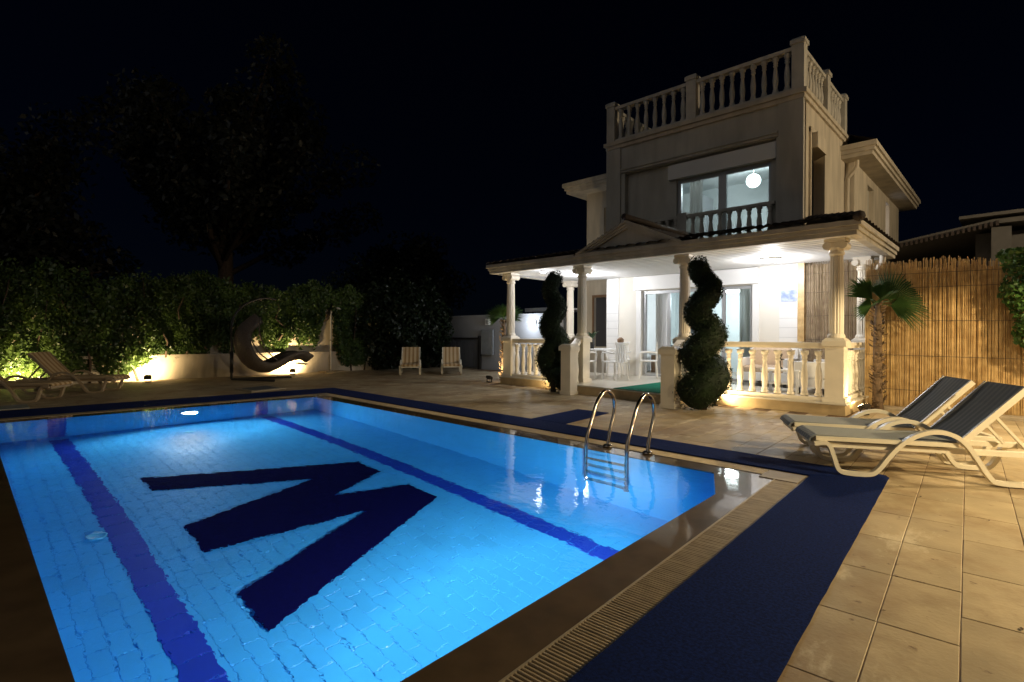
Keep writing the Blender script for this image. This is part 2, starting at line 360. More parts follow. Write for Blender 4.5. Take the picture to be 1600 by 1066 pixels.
# floor tiles 0.25 x 0.125, rows along x
tl = MB().cbox(-.1215,.1215,-.0595,.0595,0,.0025,.001).mesh('floor_tile', 'pool_tile')
ts = []
for j in range(37):
    y = .37+j*.125
    for i in range(36):
        x = -1.78-i*.25-(.125 if j % 2 else 0)
        if x-.12 < -10.2 or x+.12 > -1.6-.045*(y-.3) or y > 4.89 or y < .39: continue
        ts.append((math.hypot(x+1.2, y), x, y))
ts.sort()
for d_, x, y in ts[:300]: link('floor_tile', tl, pool, (x,y,-D+random.uniform(-.001,.0005)))
ft = MB()
for d_, x, y in ts[300:]: ft.cbox(x-.1215,x+.1215,y-.0595,y+.0595,-D,-D+.0025+random.uniform(-.0005,.0005),.001)
ft.build('floor_tiles_beyond', 'pool_tile', pool, kind='stuff')
# lane stripes on floor and far wall
ln = MB().cbox(-.122,.122,-.105,.105,0,.007,.0015).mesh('lane_tile', 'pool_lane')
for y0 in (1.035, 3.95):
    for i in range(34):
        x = -1.86-i*.25
        if x-.125 > -10.2 and x < -1.75: link('lane_tile', ln, pool, (x, y0, -D))
    MB().box(-10.2,-10.193,y0-.105,y0+.105,-D+.012,-.035).build('lane_band', 'pool_lane', pool)
LET = [(-7.26,1.47),(-6.74,1.47),(-6.01,2.94),(-5.59,1.47),(-4.98,1.47),(-4.83,2.93),(-4.22,1.47),(-3.67,1.47),(-4.60,3.65),(-5.12,3.65),(-5.40,2.84),(-5.72,3.65),(-6.26,3.65)]
MB().prism(LET, -D+.001, -D+.013).build('letter_inlay', 'pool_letter', pool)['label'] = 'dark navy letter M laid into the pool floor'
for x, y in ((-5.82,.86),(-9.42,2.55)):
    MB().lathe([(.05,-D),(.075,-D),(.075,-D+.016),(.05,-D+.016),(.045,-D+.011),(.0,-D+.011)],x,y,18,False).build('floor_inlet', 'pool_inlet', pool, True)
MB().add([(x,y,-.008) for x,y in BLUE_C], [tuple(range(n))]).build('water', 'water', kind='structure')
# overflow grate
gr = thing('overflow_grate', 'beige slotted overflow grate running round the pool edge', 'grate')
gy = MB(); ring(gy, GOUT, GIN, -.05); gy.build('gully', 'gully', gr)
def lerp(a, b, t): return (a[0]+(b[0]-a[0])*t, a[1]+(b[1]-a[1])*t)
kb = MB()
for i in range(4):   # thin stone lips either side of the slots
    a0, a1, b0, b1 = GOUT[i], GOUT[(i+1)%4], GIN[i], GIN[(i+1)%4]
    kb.prism([lerp(a0,b0,0),lerp(a1,b1,0),lerp(a1,b1,.06),lerp(a0,b0,.06)][::-1], -.05, -.001)
    kb.prism([lerp(a0,b0,.94),lerp(a1,b1,.94),lerp(a1,b1,1),lerp(a0,b0,1)][::-1], -.05, -.001)
kb.build('lip', 'grate_stone', gr)
for i in (0, 1, 2, 3):   # plain corner stones
    g0, o0 = GIN[i], GOUT[i]
    sx = 1 if i in (0,1) else -1; sy = -1 if i in (0,3) else 1
    MB().prism([(g0[0]-sx*.12,g0[1]-sy*.10),(o0[0]-sx*.014,g0[1]-sy*.10),(o0[0]-sx*.014,o0[1]-sy*.014),(g0[0]-sx*.12,o0[1]-sy*.014)][::(1 if sx*sy > 0 else -1)], -.03, .0012).build('corner_stone', 'grate_stone', gr)
bar = MB().cbox(-.0068,.0068,-.094,.094,-.018,0,.003).mesh('bar', 'grate_bar')
bars = []
for i in range(4):
    a0, a1, b0, b1 = GOUT[i], GOUT[(i+1)%4], GIN[i], GIN[(i+1)%4]
    L = math.hypot(a1[0]-a0[0], a1[1]-a0[1]); cnt = int((L-.42)/.0225)
    ang = math.atan2(a1[1]-a0[1], a1[0]-a0[0])
    for k in range(cnt):
        t_ = (.21+k*.0225)/L; p = lerp(lerp(a0,a1,t_), lerp(b0,b1,t_), .5); bars.append((math.hypot(*p) if i < 2 else 50+math.hypot(*p), p[0], p[1], ang))
bars.sort(); fb = MB()
for k, (d_, x, y, a) in enumerate(bars):
    if k < 300: link('bar', bar, gr, (x,y,random.uniform(-.0015,.0005)), a)
    else:
        c, s_ = math.cos(a), math.sin(a)
        fb.prism([(x+c*u-s_*v, y+s_*u+c*v) for u,v in ((-.0068,-.094),(.0068,-.094),(.0068,.094),(-.0068,.094))], -.018, 0)
fb.build('bars_beyond', 'grate_bar', gr, kind='stuff')
# carpets
def carpet(poly, label, z=.012, mt='carpet', nm='carpet_runner', cat='carpet'):
    out = []
    for i in range(len(poly)):
        a, b = Vector(poly[i]), Vector(poly[(i+1)%len(poly)]); L = (b-a).length; k = max(1,int(L/.12)); nn = Vector((-(b-a).y,(b-a).x))/L
        for q in range(k): out.append(tuple(a+(b-a)*(q/k)+(nn*random.uniform(-.0018,.0018) if q else nn*0)))
    return MB().prism(out, .0015, z).build(nm, mt, label=label, cat=cat)
carpet([(-1.05,-.9),(-.47,-.9),(-.825,5.72),(-1.345,5.30)], 'dark blue carpet runner beside the near right pool edge')
carpet([(-1.36,5.312),(-.838,5.735),(-.86,5.79),(-5.0,5.93),(-11.5,6.06),(-11.5,5.49)], 'long dark blue carpet runner between pool ladder and the villa', .0105)
carpet([(-5.25,5.94),(-4.62,5.925),(-4.78,7.28),(-5.38,7.26)], 'short dark blue carpet leading from pool towards the porch steps', .012)
carpet([(-10.66,5.455),(-11.55,5.47),(-11.62,-1.2),(-10.66,-1.2)], 'dark blue carpet runner along the far end of the pool', .0095)
carpet([(-10.6,-.17),(-10.6,-.9),(-1.08,-.95),(-1.08,-.21)], 'dark blue carpet runner along the left pool edge', .009)
# steel ladder
ld = thing('pool_ladder', 'stainless steel pool ladder with two looped handrails', 'ladder')
for x in (-3.36, -2.86):
    pth = smooth_path([(x,5.1,0),(x,5.15,.18),(x,5.235,.40),(x,5.20,.56),(x,5.05,.63),(x,4.90,.53),(x,4.79,.33),(x,4.70,.14),(x,4.685,-.1),(x,4.685,-.5),(x,4.685,-1.05)], 7)
    MB().tube(pth, .021, 12).build('handrail', 'steel', ld, True)
    MB().lathe([(.055,0),(.055,.012),(.03,.03),(.022,.03)],x,5.1,16).build('flange', 'steel', ld, True)
for z in (-.22,-.47,-.72,-.97): MB().box(-3.36,-2.86,4.65,4.72,z-.012,z+.012).build('rung', 'steel', ld)
# underwater lamps; the near one is unseen, assumed from the bright floor
for (x, y, sx, lab) in ((-10.2,2.75,1,'round white underwater lamp glowing on the far pool wall'), (-1.66,2.7,-1,'assumed round underwater lamp hidden under the near right pool edge')):
    u = thing('underwater_lamp', lab, 'lamp', (x,y,-.62), R(90) if sx > 0 else R(-90))
    def disc(r0, r1, d0, d1, nm, mt):
        o = MB().lathe([(r0,d0),(r1,d0),(r1,d1),(r0*.9,d1)],0,0,24).build(nm, mt, u, True); o.rotation_euler = (R(90),0,0); return o
    disc(.13,.15,.002,.03,'rim','white_chair'); disc(.12,.12,.02,.04,'lens','pool_glow')
    lamp('underwater_light','SPOT',300 if sx>0 else 400,(.86,.96,1.0),(0,-.09,.0),u,.1,(0,-1.0,-.10),165,.5)

# ================================================================== VILLA
villa = thing('villa', 'two storey white villa with porch, columns and rooftop balustrade', 'house', (0,0,0))
def part(mb, name, mt, parent=villa, smooth=False): return mb.build(name, mt, parent, smooth)
YF = 12.7; XL, XR = -8.40, -3.42; ZR = 6.60
# porch floor, landing and steps
pf = MB(); pf.prism([(-9.68,9.72),(-7.06,9.72),(-7.02,9.3),(-4.5,8.95),(-4.46,9.72),(-1.98,9.72),(-1.98,12.95),(-9.68,12.95)], 0, .165)
part(pf, 'porch_base', 'plinth_stone')
part(MB().prism([(-9.70,9.70),(-7.08,9.70),(-7.04,9.28),(-4.48,8.93),(-4.44,9.70),(-1.96,9.70),(-1.96,12.72),(-9.70,12.72)], .166, .192), 'porch_floor', 'porch_tile')
# ground and upper front walls with openings
DOOR = (-7.32,-4.44,.192,2.45); LOG = (-7.86,-3.96,3.32,5.72)
part(wall_y(MB(), XL, XR, YF, YF+.25, .192, 3.05, [DOOR]), 'wall', 'plaster_white')
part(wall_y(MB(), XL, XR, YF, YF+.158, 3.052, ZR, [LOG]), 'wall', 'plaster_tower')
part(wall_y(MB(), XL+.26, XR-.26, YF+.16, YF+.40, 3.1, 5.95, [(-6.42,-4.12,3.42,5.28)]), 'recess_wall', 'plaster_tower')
# mouldings on tower front
part(MB().box(XL-.03,-7.98,YF-.05,YF-.002,3.3,ZR-.16), 'pilaster', 'plaster_tower'); part(MB().box(-3.90,XR+.03,YF-.05,YF-.002,3.3,ZR-.16), 'pilaster', 'plaster_tower')
md = MB(); md.box(-7.97,-3.91,YF-.05,YF-.003,5.74,5.86); md.box(-7.97,-3.91,YF-.085,YF-.051,5.80,5.85); part(md, 'moulding', 'plaster_tower')
part(MB().box(-6.6,-3.98,YF+.04,YF+.158,5.29,5.66), 'shutter_box', 'clad_white')
cn = MB(); cn.box(XL-.10,XR+.10,YF-.10,YF-.001,ZR-.05,ZR+.05); cn.box(XL-.05,XR+.05,YF-.055,YF-.001,ZR-.15,ZR-.052)
cn.box(XR+.001,XR+.10,YF,16.6,ZR-.05,ZR+.05); cn.box(XR+.001,XR+.055,YF,16.6,ZR-.15,ZR-.052); part(cn, 'cornice', 'plaster_cream')
part(MB().box(XL,XR,YF+.001,16.6,ZR+.0,ZR+.045), 'roof_terrace', 'plaster_tower')
# side wall with niche window
sw = MB()
def wall_x(mb, x0, x1, y0, y1, z0, z1, holes):
    t_ = MB(); wall_y(t_, y0, y1, x0, x1, z0, z1, holes); mb.add([(v[1],v[0],v[2]) for v in t_.v], [f[::-1] for f in t_.f]); return mb
wall_x(sw, XR-.25, XR, YF+.251, 16.6, .0, ZR-.002, [(13.25,14.35,3.5,5.85)])
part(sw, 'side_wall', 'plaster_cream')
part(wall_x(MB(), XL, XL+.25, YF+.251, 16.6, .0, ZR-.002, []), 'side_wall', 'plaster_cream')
nw = MB().box(XR-.24,XR-.2,13.25,14.35,3.5,5.85).build('niche_window', 'dark_frame', villa)
fr_ = MB()
for a,b_ in ((13.17,13.248),(14.352,14.43)): fr_.box(XR+.001,XR+.045,a,b_,3.4,5.93)
fr_.box(XR+.001,XR+.05,13.17,14.43,5.852,5.97); fr_.build('frame', 'plaster_cream', nw)
MB().prism([(XR-.19,13.26),(XR+.16,13.26),(XR+.16,14.0),(XR-.19,14.34)],5.5,5.84).build('hood', 'plaster_cream', nw)
# main body behind, left and right wings
mb_ = MB(); wall_y(mb_, -10.42, XL-.002, 14.5, 14.7, 0, 6.2, [(-10.1,-8.9,.9,2.5),(-9.75,-8.9,4.0,5.4)]); mb_.box(-10.42,-10.2,14.701,23.8,0,6.2); part(mb_, 'wing_wall', 'plaster_cream')
part(MB().box(-10.1,-8.9,14.6,14.64,.9,2.5), 'dark_window', 'dark_frame'); part(MB().box(-9.75,-8.9,14.6,14.64,4.0,5.4), 'shutter', 'plaster_cream')
wf = MB(); wf.box(-10.16,-8.84,14.45,14.499,2.5,2.58); wf.box(-10.16,-10.1,14.45,14.499,.85,2.499); wf.box(-8.98,-8.84,14.45,14.499,.85,2.499); part(wf, 'window_frame', 'brown_frame')
mb_ = MB(); wall_x(mb_, -3.4, -3.2, 16.602, 23.8, 0, 6.2, [(18.3,19.2,4.5,5.7),(21.2,21.9,4.5,5.75)]); mb_.box(XR,-3.402,16.603,16.8,0,6.2); part(mb_, 'wing_wall', 'plaster_cream')
part(MB().box(-3.36,-3.33,18.3,19.2,4.5,5.7), 'shutter', 'plaster_tower'); lw = MB().box(-3.36,-3.33,21.2,21.9,4.5,5.75).build('lit_window', 'window_glow', villa)
part(MB().box(-10.2,-3.4,23.6,23.8,0,6.2), 'wing_wall', 'plaster_cream')
# hipped eaves of the main roof
def eave(mb, poly, z0):
    for i, (dz0, dz1, e) in enumerate(((0,.10,0),(.102,.2,.05),(.202,.33,.10))):
        cx = sum(p[0] for p in poly)/len(poly); cy = sum(p[1] for p in poly)/len(poly)
        mb.prism([(x+(e if x>cx else -e), y+(e if y>cy else -e)) for x,y in poly], z0+dz0, z0+dz1)
ev = MB(); eave(ev, [(-10.9,14.0),(XL-.003,14.0),(XL-.003,24.3),(-10.9,24.3)], 5.95); part(ev, 'eave', 'plaster_cream')
ev = MB(); eave(ev, [(XR+.003,16.15),(-2.72,16.15),(-2.72,24.3),(XR+.003,24.3)], 5.95); part(ev, 'eave', 'plaster_cream')
rf = MB(); rf.add([(-11.0,13.9,6.283),(-2.62,13.9,6.283),(-2.62,24.4,6.283),(-11.0,24.4,6.283),(-7.2,18.2,8.0),(-6.4,20,8.0)],[(0,1,4),(1,2,5,4),(2,3,5),(3,0,4,5)])
# keep the roof behind the tower: start its front at the tower's back
rf = MB(); rf.add([(-11.0,13.9,6.284),(XL-.01,13.9,6.284),(XL-.01,16.61,7.3),(XR,16.61,6.75),(-2.62,16.05,6.284),(-2.62,24.4,6.284),(-11.0,24.4,6.284),(-6.8,19.5,7.9)],[(0,1,2,7),(2,3,7),(3,4,5,7),(5,6,7),(6,0,7)])
part(rf, 'roof', 'roof_tile')
dp = MB().tube(smooth_path([(-3.12,16.5,6.0),(-3.14,16.5,5.75),(-3.3,16.52,5.55),(-3.34,16.52,5.3),(-3.34,16.52,3.2)],5),.045,10); part(dp, 'downpipe', 'plaster_cream', villa, True)

# balusters
BPROF = [(.062,0),(.062,.05),(.045,.06),(.052,.09),(.04,.12),(.05,.22),(.056,.32),(.048,.45),(.034,.58),(.03,.62),(.045,.64),(.045,.66),(.032,.68),(.044,.70),(.044,.72),(.034,.74),(.06,.77),(.062,.80),(.062,.84)]
def bal_mesh(h, mt, k=1.0):
    return MB().lathe([(r*k, z/.84*h) for r,z in BPROF],0,0,12).mesh('baluster', mt, True)
BAL = bal_mesh(.76, 'stone_white'); BALT = bal_mesh(.82, 'stone_balcony', 1.15); BALS = bal_mesh(.62, 'stone_balcony', 1.1)
def balrun(parent, me, p0, p1, n, z, skip=()):
    for k in range(n):
        if k in skip: continue
        t_ = (k+.5)/n; link('baluster', me, parent, (p0[0]+(p1[0]-p0[0])*t_, p0[1]+(p1[1]-p0[1])*t_, z))
# porch balustrade left of the steps, right of the steps and on both short sides
def rail_bar(a, b, z0, z1, w, mt, parent, nm='rail'):
    dx, dy = b[0]-a[0], b[1]-a[1]; L = math.hypot(dx,dy); nx, ny = -dy/L*w/2, dx/L*w/2
    return MB().prism([(a[0]+nx,a[1]+ny),(a[0]-nx,a[1]-ny),(b[0]-nx,b[1]-ny),(b[0]+nx,b[1]+ny)], z0, z1).build(nm, mt, parent)
YB = 9.92
def porch_bal(x0, x1, n, y0=YB, y1=YB):
    b = link('balustrade', None, villa)
    rail_bar((x0,y0),(x1,y1),1.10,1.16,.17,'stone_white',b); rail_bar((x0,y0),(x1,y1),1.06,1.098,.11,'stone_white',b,'rail')
    rail_bar((x0,y0),(x1,y1),.193,.26,.2,'stone_white',b,'kerb')
    balrun(b, BAL, (x0,y0), (x1,y1), n, .262); return b
porch_bal(-9.40,-7.40,9); porch_bal(-4.64,-2.30,11)
porch_bal(-9.53,-9.53,10,10.1,12.35); porch_bal(-2.16,-2.16,10,10.1,12.35)
# columns
fl = []
for i in range(32):
    a = 2*math.pi*i/32; fl.append((a, 1.0 if i % 2 == 0 else .90))
def shaft_mesh(z0, z1, r):
    vs = []; fs = []; prof = [(1.0,z0),(1.0,z0+.4*(z1-z0)),(.87,z1)]
    for k, z in prof:
        for a, q in fl: vs.append((r*k*q*math.cos(a), r*k*q*math.sin(a), z))
    for j in range(2):
        for i in range(32): fs.append((j*32+i, j*32+(i+1)%32, (j+1)*32+(i+1)%32, (j+1)*32+i))
    fs += [tuple(range(31,-1,-1)), tuple(range(64,96))]
    return MB().add(vs, fs).mesh('shaft', 'stone_white')
SHAFT = shaft_mesh(1.31, 2.60, .108)
cp = MB(); cp.lathe([(.098,2.58),(.115,2.60),(.115,2.63),(.10,2.645),(.12,2.70)],0,0,20)
cp.box(-.155,.155,-.155,.155,2.80,2.845)
for sx in (-1,1):
    vs = []; k_ = 16
    for y in (-.15,.15):
        for i in range(k_):
            a = 2*math.pi*i/k_; vs.append((sx*.115+.062*math.cos(a), y, 2.735+.062*math.sin(a)))
    cp.add(vs, [tuple(range(k_)), tuple(range(2*k_-1,k_-1,-1))]+[(i,k_+i,k_+(i+1)%k_,(i+1)%k_) for i in range(k_)])
cp.box(-.115,.115,-.13,.13,2.70,2.80); CAP = cp.mesh('capital', 'stone_white')
pc = MB(); pc.box(-.135,.135,-.135,.135,.193,1.10); pc.box(-.165,.165,-.165,.165,.193,.27); pc.cbox(-.17,.17,-.17,.17,1.102,1.24,.05); pc.lathe([(.13,1.23),(.13,1.27),(.112,1.31)],0,0,20)
PIER = pc.mesh('pier', 'stone_white')
for x, y in ((-9.54,9.95),(-7.27,9.95),(-4.78,9.95),(-2.16,9.95),(-9.56,12.5),(-2.25,12.5)):
    c = link('column', None, villa, (x,y,0)); link('shaft', SHAFT, c); link('capital', CAP, c); link('pier', PIER, c)
# newel posts at the foot of the steps with sloping handrails
for (x, y), cx in (((-6.92,9.02),-7.27), ((-4.40,8.64),-4.78)):
    b = link('stair_balustrade', None, villa)
    nb = MB(); nb.box(x-.125,x+.125,y-.125,y+.125,0,.93); nb.box(x-.14,x+.14,y-.14,y+.14,0,.07); nb.cbox(x-.16,x+.16,y-.16,y+.16,.932,1.07,.05); nb.build('newel', 'stone_white', b)
    p0, p1 = Vector((x,y+.12,.93)), Vector((cx,9.82,1.10)); d = (p1-p0); nn = Vector((-d.y,d.x,0)).normalized()*.075
    MB().add([p0-nn,p0+nn,p1+nn,p1-nn,p0-nn+Vector((0,0,.09)),p0+nn+Vector((0,0,.09)),p1+nn+Vector((0,0,.09)),p1-nn+Vector((0,0,.09))],
             [(3,2,1,0),(4,5,6,7),(0,1,5,4),(1,2,6,5),(2,3,7,6),(3,0,4,7)]).build('handrail', 'stone_white', b)
    for t_ in (.3,.62): link('baluster', BAL, b, (x+(cx-x)*t_, y+.12+(9.82-y-.12)*t_, .192))
# porch ceiling, fascia and tiled roof
EX0, EX1, EY0, EY1 = -9.90, -1.80, 9.52, 13.0
part(MB().box(EX0+.13,EX1-.13,EY0+.13,YF-.003,2.85,2.90), 'porch_ceiling', 'soffit_white')
sb = MB()
for k in range(15): sb.box(EX0+.14,EX1-.14,EY0+.2+k*.2,EY0+.206+k*.2,2.8455,2.8495)
part(sb, 'ceiling_joint', 'alu_frame')
for k, (z0, z1, e) in enumerate(((2.83,2.90,0),(2.902,2.97,.03),(2.972,3.05,.065))):
    fm = MB(); fm.box(EX0-e,EX1+e,EY0-e,EY0+.12,z0,z1); fm.box(EX0-e,EX0+.12,EY0+.121,EY1,z0,z1); fm.box(EX1-.12,EX1+e,EY0+.121,EY1,z0,z1); part(fm, 'fascia', 'fascia')
part(MB().box(EX1-.118,-3.43,YF+.26,EY1,2.83,3.04), 'fascia', 'fascia')
# barrel tiles: wavy sheet in courses
def tile_roof(corners, courses, waves, name):
    """corners: eave-left, eave-right, top-right, top-left"""
    A, B, C_, D_ = [Vector(c) for c in corners]; vs = []; fs = []; nu = waves*6
    nrm = (B-A).cross(D_-A).normalized()
    for j in range(courses):
        for e, lift in ((0,.045),(1,.012)):
            v = (j+e*1.04)/courses
            for i in range(nu+1):
                u = i/nu; p = (A*(1-u)+B*u)*(1-v)+(D_*(1-u)+C_*u)*v
                vs.append(p+nrm*(lift+.035*abs(math.sin(math.pi*u*waves))))
    for j in range(courses):
        o = j*2*(nu+1)
        for i in range(nu): fs.append((o+i,o+i+1,o+nu+2+i,o+nu+1+i))
    o = MB().add(vs, fs).build(name, 'roof_tile', villa, True); o['kind'] = 'stuff'; return o
tile_roof([(EX0-.05,EY0-.08,3.045),(EX1+.05,EY0-.08,3.045),(-3.3,YF,3.74),(XL,YF,3.74)], 9, 34, 'porch_roof')
tile_roof([(EX1+.05,EY0-.08,3.045),(EX1+.05,EY1,3.045),(-3.43,EY1,3.70),(-3.3,YF,3.74)], 5, 14, 'porch_roof')
tile_roof([(EX0-.05,EY1,3.045),(EX0-.05,EY0-.08,3.045),(XL,YF,3.74),(XL,EY1,3.72)], 5, 14, 'porch_roof')
hp = MB()
for k in range(9):
    a = Vector((EX1+.05,EY0-.08,3.09)); b = Vector((-3.3,YF,3.79)); p = a+(b-a)*(k/9); q = a+(b-a)*((k+1.12)/9); hp.tube([p,q],[.085,.065],8)
hp.build('hip_tile', 'roof_tile', villa, True)['kind'] = 'stuff'
# pediment over the steps
px0, px1, pxm, pz = -7.1, -4.6, -5.83, 3.62
ped = link('pediment', None, villa)
MB().prism_y([(px0+.1,3.052),(px1-.1,3.052),(pxm,pz-.08)], EY0+.02, EY0+.14).build('tympanum', 'fascia', ped)
for k, (e, o) in enumerate(((0,.0),(.055,.03),(.11,.055))):
    mbp = MB()
    for sx, xe in ((-1,px0),(1,px1)):
        a = Vector((xe+(-sx)*e*1.6, 3.052)); b = Vector((pxm, pz-e)); t1 = .05
        mbp.prism_y([(a.x,a.y),(a.x-sx*.12,a.y),(b.x,b.y-t1),(b.x,b.y)] if sx > 0 else [(a.x,a.y),(b.x,b.y),(b.x,b.y-t1),(a.x+.12,a.y)], EY0-.09+o, EY0+.019)
    mbp.build('raking_moulding', 'fascia', ped)
tile_roof([(px0-.05,EY0-.1,3.06),(px0-.05,YF,3.4),(pxm,YF,pz+.05),(pxm,EY0-.1,pz+.02)], 12, 6, 'pediment_roof')
tile_roof([(px1+.05,YF,3.4),(px1+.05,EY0-.1,3.06),(pxm,EY0-.1,pz+.02),(pxm,YF,pz+.05)], 12, 6, 'pediment_roof')
MB().tube([(pxm,EY0-.12,pz+.06),(pxm,YF-.3,pz+.09)],.07,8).build('ridge_tile', 'roof_tile', villa, True)
# porch downpipe
part(MB().tube(smooth_path([(-1.92,12.4,2.84),(-1.93,12.42,2.72),(-2.12,12.62,2.45),(-2.15,12.66,2.2),(-2.15,12.66,.2)],6),.05,10), 'downpipe', 'stone_white', villa, True)
# cladding and trims on ground floor front
part(MB().box(XL-.01,-8.02,YF-.03,YF-.002,.193,2.845), 'clad_panel', 'clad_white'); part(MB().box(-3.86,XR+.02,YF-.03,YF-.002,.193,2.845), 'clad_panel', 'clad_white')
cj = MB()
for k in range(12): 
    for a,b_ in ((XL-.012,-8.018),(-3.862,XR+.022)): cj.box(a,b_,YF-.0315,YF-.0301,.40+k*.21,.406+k*.21)
part(cj, 'clad_joint', 'alu_frame')
part(MB().box(-7.5,-4.3,YF-.11,YF-.002,2.47,2.83), 'shutter_box', 'clad_white')
for a,b_ in ((-7.46,-7.32),(-4.44,-4.30)): part(MB().box(a,b_,YF-.04,YF-.002,.193,2.468), 'door_surround', 'clad_white')
# sliding door
sdoor = link('sliding_door', None, villa)
for a,b_,c,d in ((-7.32,-7.24,.193,2.45),(-4.52,-4.44,.193,2.45),(-7.24,-4.52,2.37,2.45),(-7.24,-4.52,.193,.25)): MB().box(a,b_,YF+.06,YF+.16,c,d).build('frame','alu_frame',sdoor)
for a, y in ((-6.62,.09),(-5.9,.11),(-5.2,.09)): MB().box(a,a+.09,YF+y,YF+y+.04,.251,2.369).build('stile','alu_frame',sdoor)
MB().box(-6.53,-4.52,YF+.115,YF+.121,.251,2.369).build('pane','glass',sdoor)
# upper window
uw = link('window', None, villa); y = YF+.24
for a,b_,c,d in ((-6.42,-6.33,3.42,5.28),(-4.19,-4.12,3.42,5.28),(-6.33,-4.19,5.20,5.28),(-6.33,-4.19,3.42,3.5),(-5.36,-5.17,3.5,5.20)): MB().box(a,b_,y,y+.08,c,d).build('frame','alu_frame',uw)
MB().box(-6.33,-4.19,y+.03,y+.036,3.5,5.20).build('pane','glass',uw)
bb = link('balcony_balustrade', None, villa)
rail_bar((-7.84,YF+.03),(-3.98,YF+.03),4.24,4.31,.14,'stone_balcony',bb); rail_bar((-7.84,YF+.03),(-3.98,YF+.03),3.56,3.62,.14,'stone_balcony',bb,'kerb')
balrun(bb, BALS, (-7.84,YF+.03), (-3.98,YF+.03), 17, 3.621, (7,))
MB().box(-6.28,-6.04,YF-.07,YF+.14,3.45,4.36).build('post','stone_balcony',bb)
# rooftop balustrade
rb = link('roof_balustrade', None, villa); zt = ZR+.052
posts = [(XL+.10,YF+.07),(-5.95,YF+.07),(XR-.09,YF+.07),(XR-.09,14.75),(XR-.09,16.5),(XL+.10,16.5)]
for x,y in posts:
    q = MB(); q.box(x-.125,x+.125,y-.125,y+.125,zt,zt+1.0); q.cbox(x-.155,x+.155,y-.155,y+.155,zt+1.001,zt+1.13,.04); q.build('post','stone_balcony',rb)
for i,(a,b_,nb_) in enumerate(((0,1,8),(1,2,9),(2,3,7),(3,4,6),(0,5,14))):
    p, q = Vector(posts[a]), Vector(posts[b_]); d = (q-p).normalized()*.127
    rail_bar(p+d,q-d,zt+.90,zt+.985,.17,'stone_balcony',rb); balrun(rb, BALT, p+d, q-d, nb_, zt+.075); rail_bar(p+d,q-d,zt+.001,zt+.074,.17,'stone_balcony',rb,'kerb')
# rooms seen through the glass
def room(x0,x1,y0,y1,z0,z1,nm):
    r_ = MB(); r_.box(x0,x1,y1,y1+.1,z0,z1); r_.box(x0-.1,x0,y0,y1+.1,z0,z1); r_.box(x1,x1+.1,y0,y1+.1,z0,z1); r_.box(x0-.1,x1+.1,y0,y1+.1,z1,z1+.1); r_.build(nm,'inner_wall',villa)
    MB().box(x0,x1,y0,y1,z0-.08,z0).build('room_floor','inner_floor',villa)
room(-8.1,-3.72,12.96,16.2,.19,2.75,'living_room'); room(-7.9,-3.72,13.11,16.3,3.4,5.85,'bedroom')
part(MB().box(-7.85,-6.9,15.0,16.2,3.4,5.5), 'wardrobe', 'inner_wall'); part(MB().box(-6.899,-6.87,15.0,16.2,3.4,5.5), 'wardrobe_door', 'alu_frame')
part(MB().box(-5.6,-4.9,16.14,16.199,.19,2.15), 'inner_door', 'board_grey'); part(MB().box(-7.6,-7.2,16.14,16.199,1.2,2.2), 'mirror', 'panel_dark')
cab = thing('sideboard', 'dark brown sideboard with pale top inside the living room', 'cabinet', (-7.35,14.4,.19))
MB().box(-.5,.5,-.22,.22,0,.5).build('body','brown_frame',cab); MB().box(-.54,.54,-.25,.25,.501,.58).build('top','white_chair',cab); MB().lathe([(.1,.58),(.14,.64),(.13,.76),(.06,.8)],.1,0,12).build('vase','panel_dark',cab,True)
def curtain(x0,x1,y,z0,z1,nm='curtain'):
    cu = MB(); N = int((x1-x0)/.02); vs = []
    for i in range(N+1):
        x = x0+(x1-x0)*i/N; yy = y+.035*math.sin(x*38)+.012*math.sin(x*91)
        vs += [(x,yy,z0),(x,yy*.3+y*.7,z1)]
    cu.add(vs,[(2*i,2*i+2,2*i+3,2*i+1) for i in range(N)]); return cu.build(nm,'white_chair',villa,True)
curtain(-7.2,-6.85,13.25,.25,2.5); curtain(-4.95,-4.5,13.25,.25,2.5); curtain(-6.45,-6.1,13.7,3.45,5.6)
# ceiling lamps
for (x,y,e,lab) in ((-3.67,11.45,105,'square white ceiling lamp lit above the right part of the porch'),(-8.13,11.15,112,'white ceiling lamp half hidden behind a porch column capital'),(-8.45,9.95,6,'small white ceiling lamp near the left end of the porch')):
    o = thing('ceiling_lamp', lab, 'lamp', (x,y,2.845)); w = .2 if e > 20 else .07
    MB().lathe([(w,-.002),(w,-.025),(w*.97,-.03)],0,0,24).build('rim','white_chair',o,True); MB().lathe([(w*.95,-.028),(w*.9,-.05),(w*.6,-.06)],0,0,24).build('diffuser','lamp_white',o,True)
    lamp('ceiling_light','POINT',e,(.96,.97,1.0),(0,0,-.2),o,.12)
o = thing('ceiling_lamp', 'white ceiling lamp glowing inside the ground floor living room', 'lamp', (-5.75,14.8,2.55))
MB().tube([(0,0,-.01),(0,0,.199)],.012,6).build('rod','white_chair',o)
MB().lathe([(.3,-.002),(.3,-.05),(.25,-.07)],0,0,24).build('diffuser','lamp_white',o,True); lamp('ceiling_light','POINT',110,(.88,.96,1.0),(0,0,-.25),o,.15)
o = thing('globe_lamp', 'round white globe lamp hanging in the upstairs room', 'lamp', (-5.25,15.0,5.5))
MB().lathe([(0.185*math.sin(math.pi*k/14)+.001, -.185*math.cos(math.pi*k/14)) for k in range(15)],0,0,24).build('globe','globe_glow',o,True)
MB().tube([(0,0,.2),(0,0,.349)],.01,6).build('rod','white_chair',o); lamp('globe_light','POINT',66,(.90,.98,1.0),(0,-.32,-.05),o,.15)
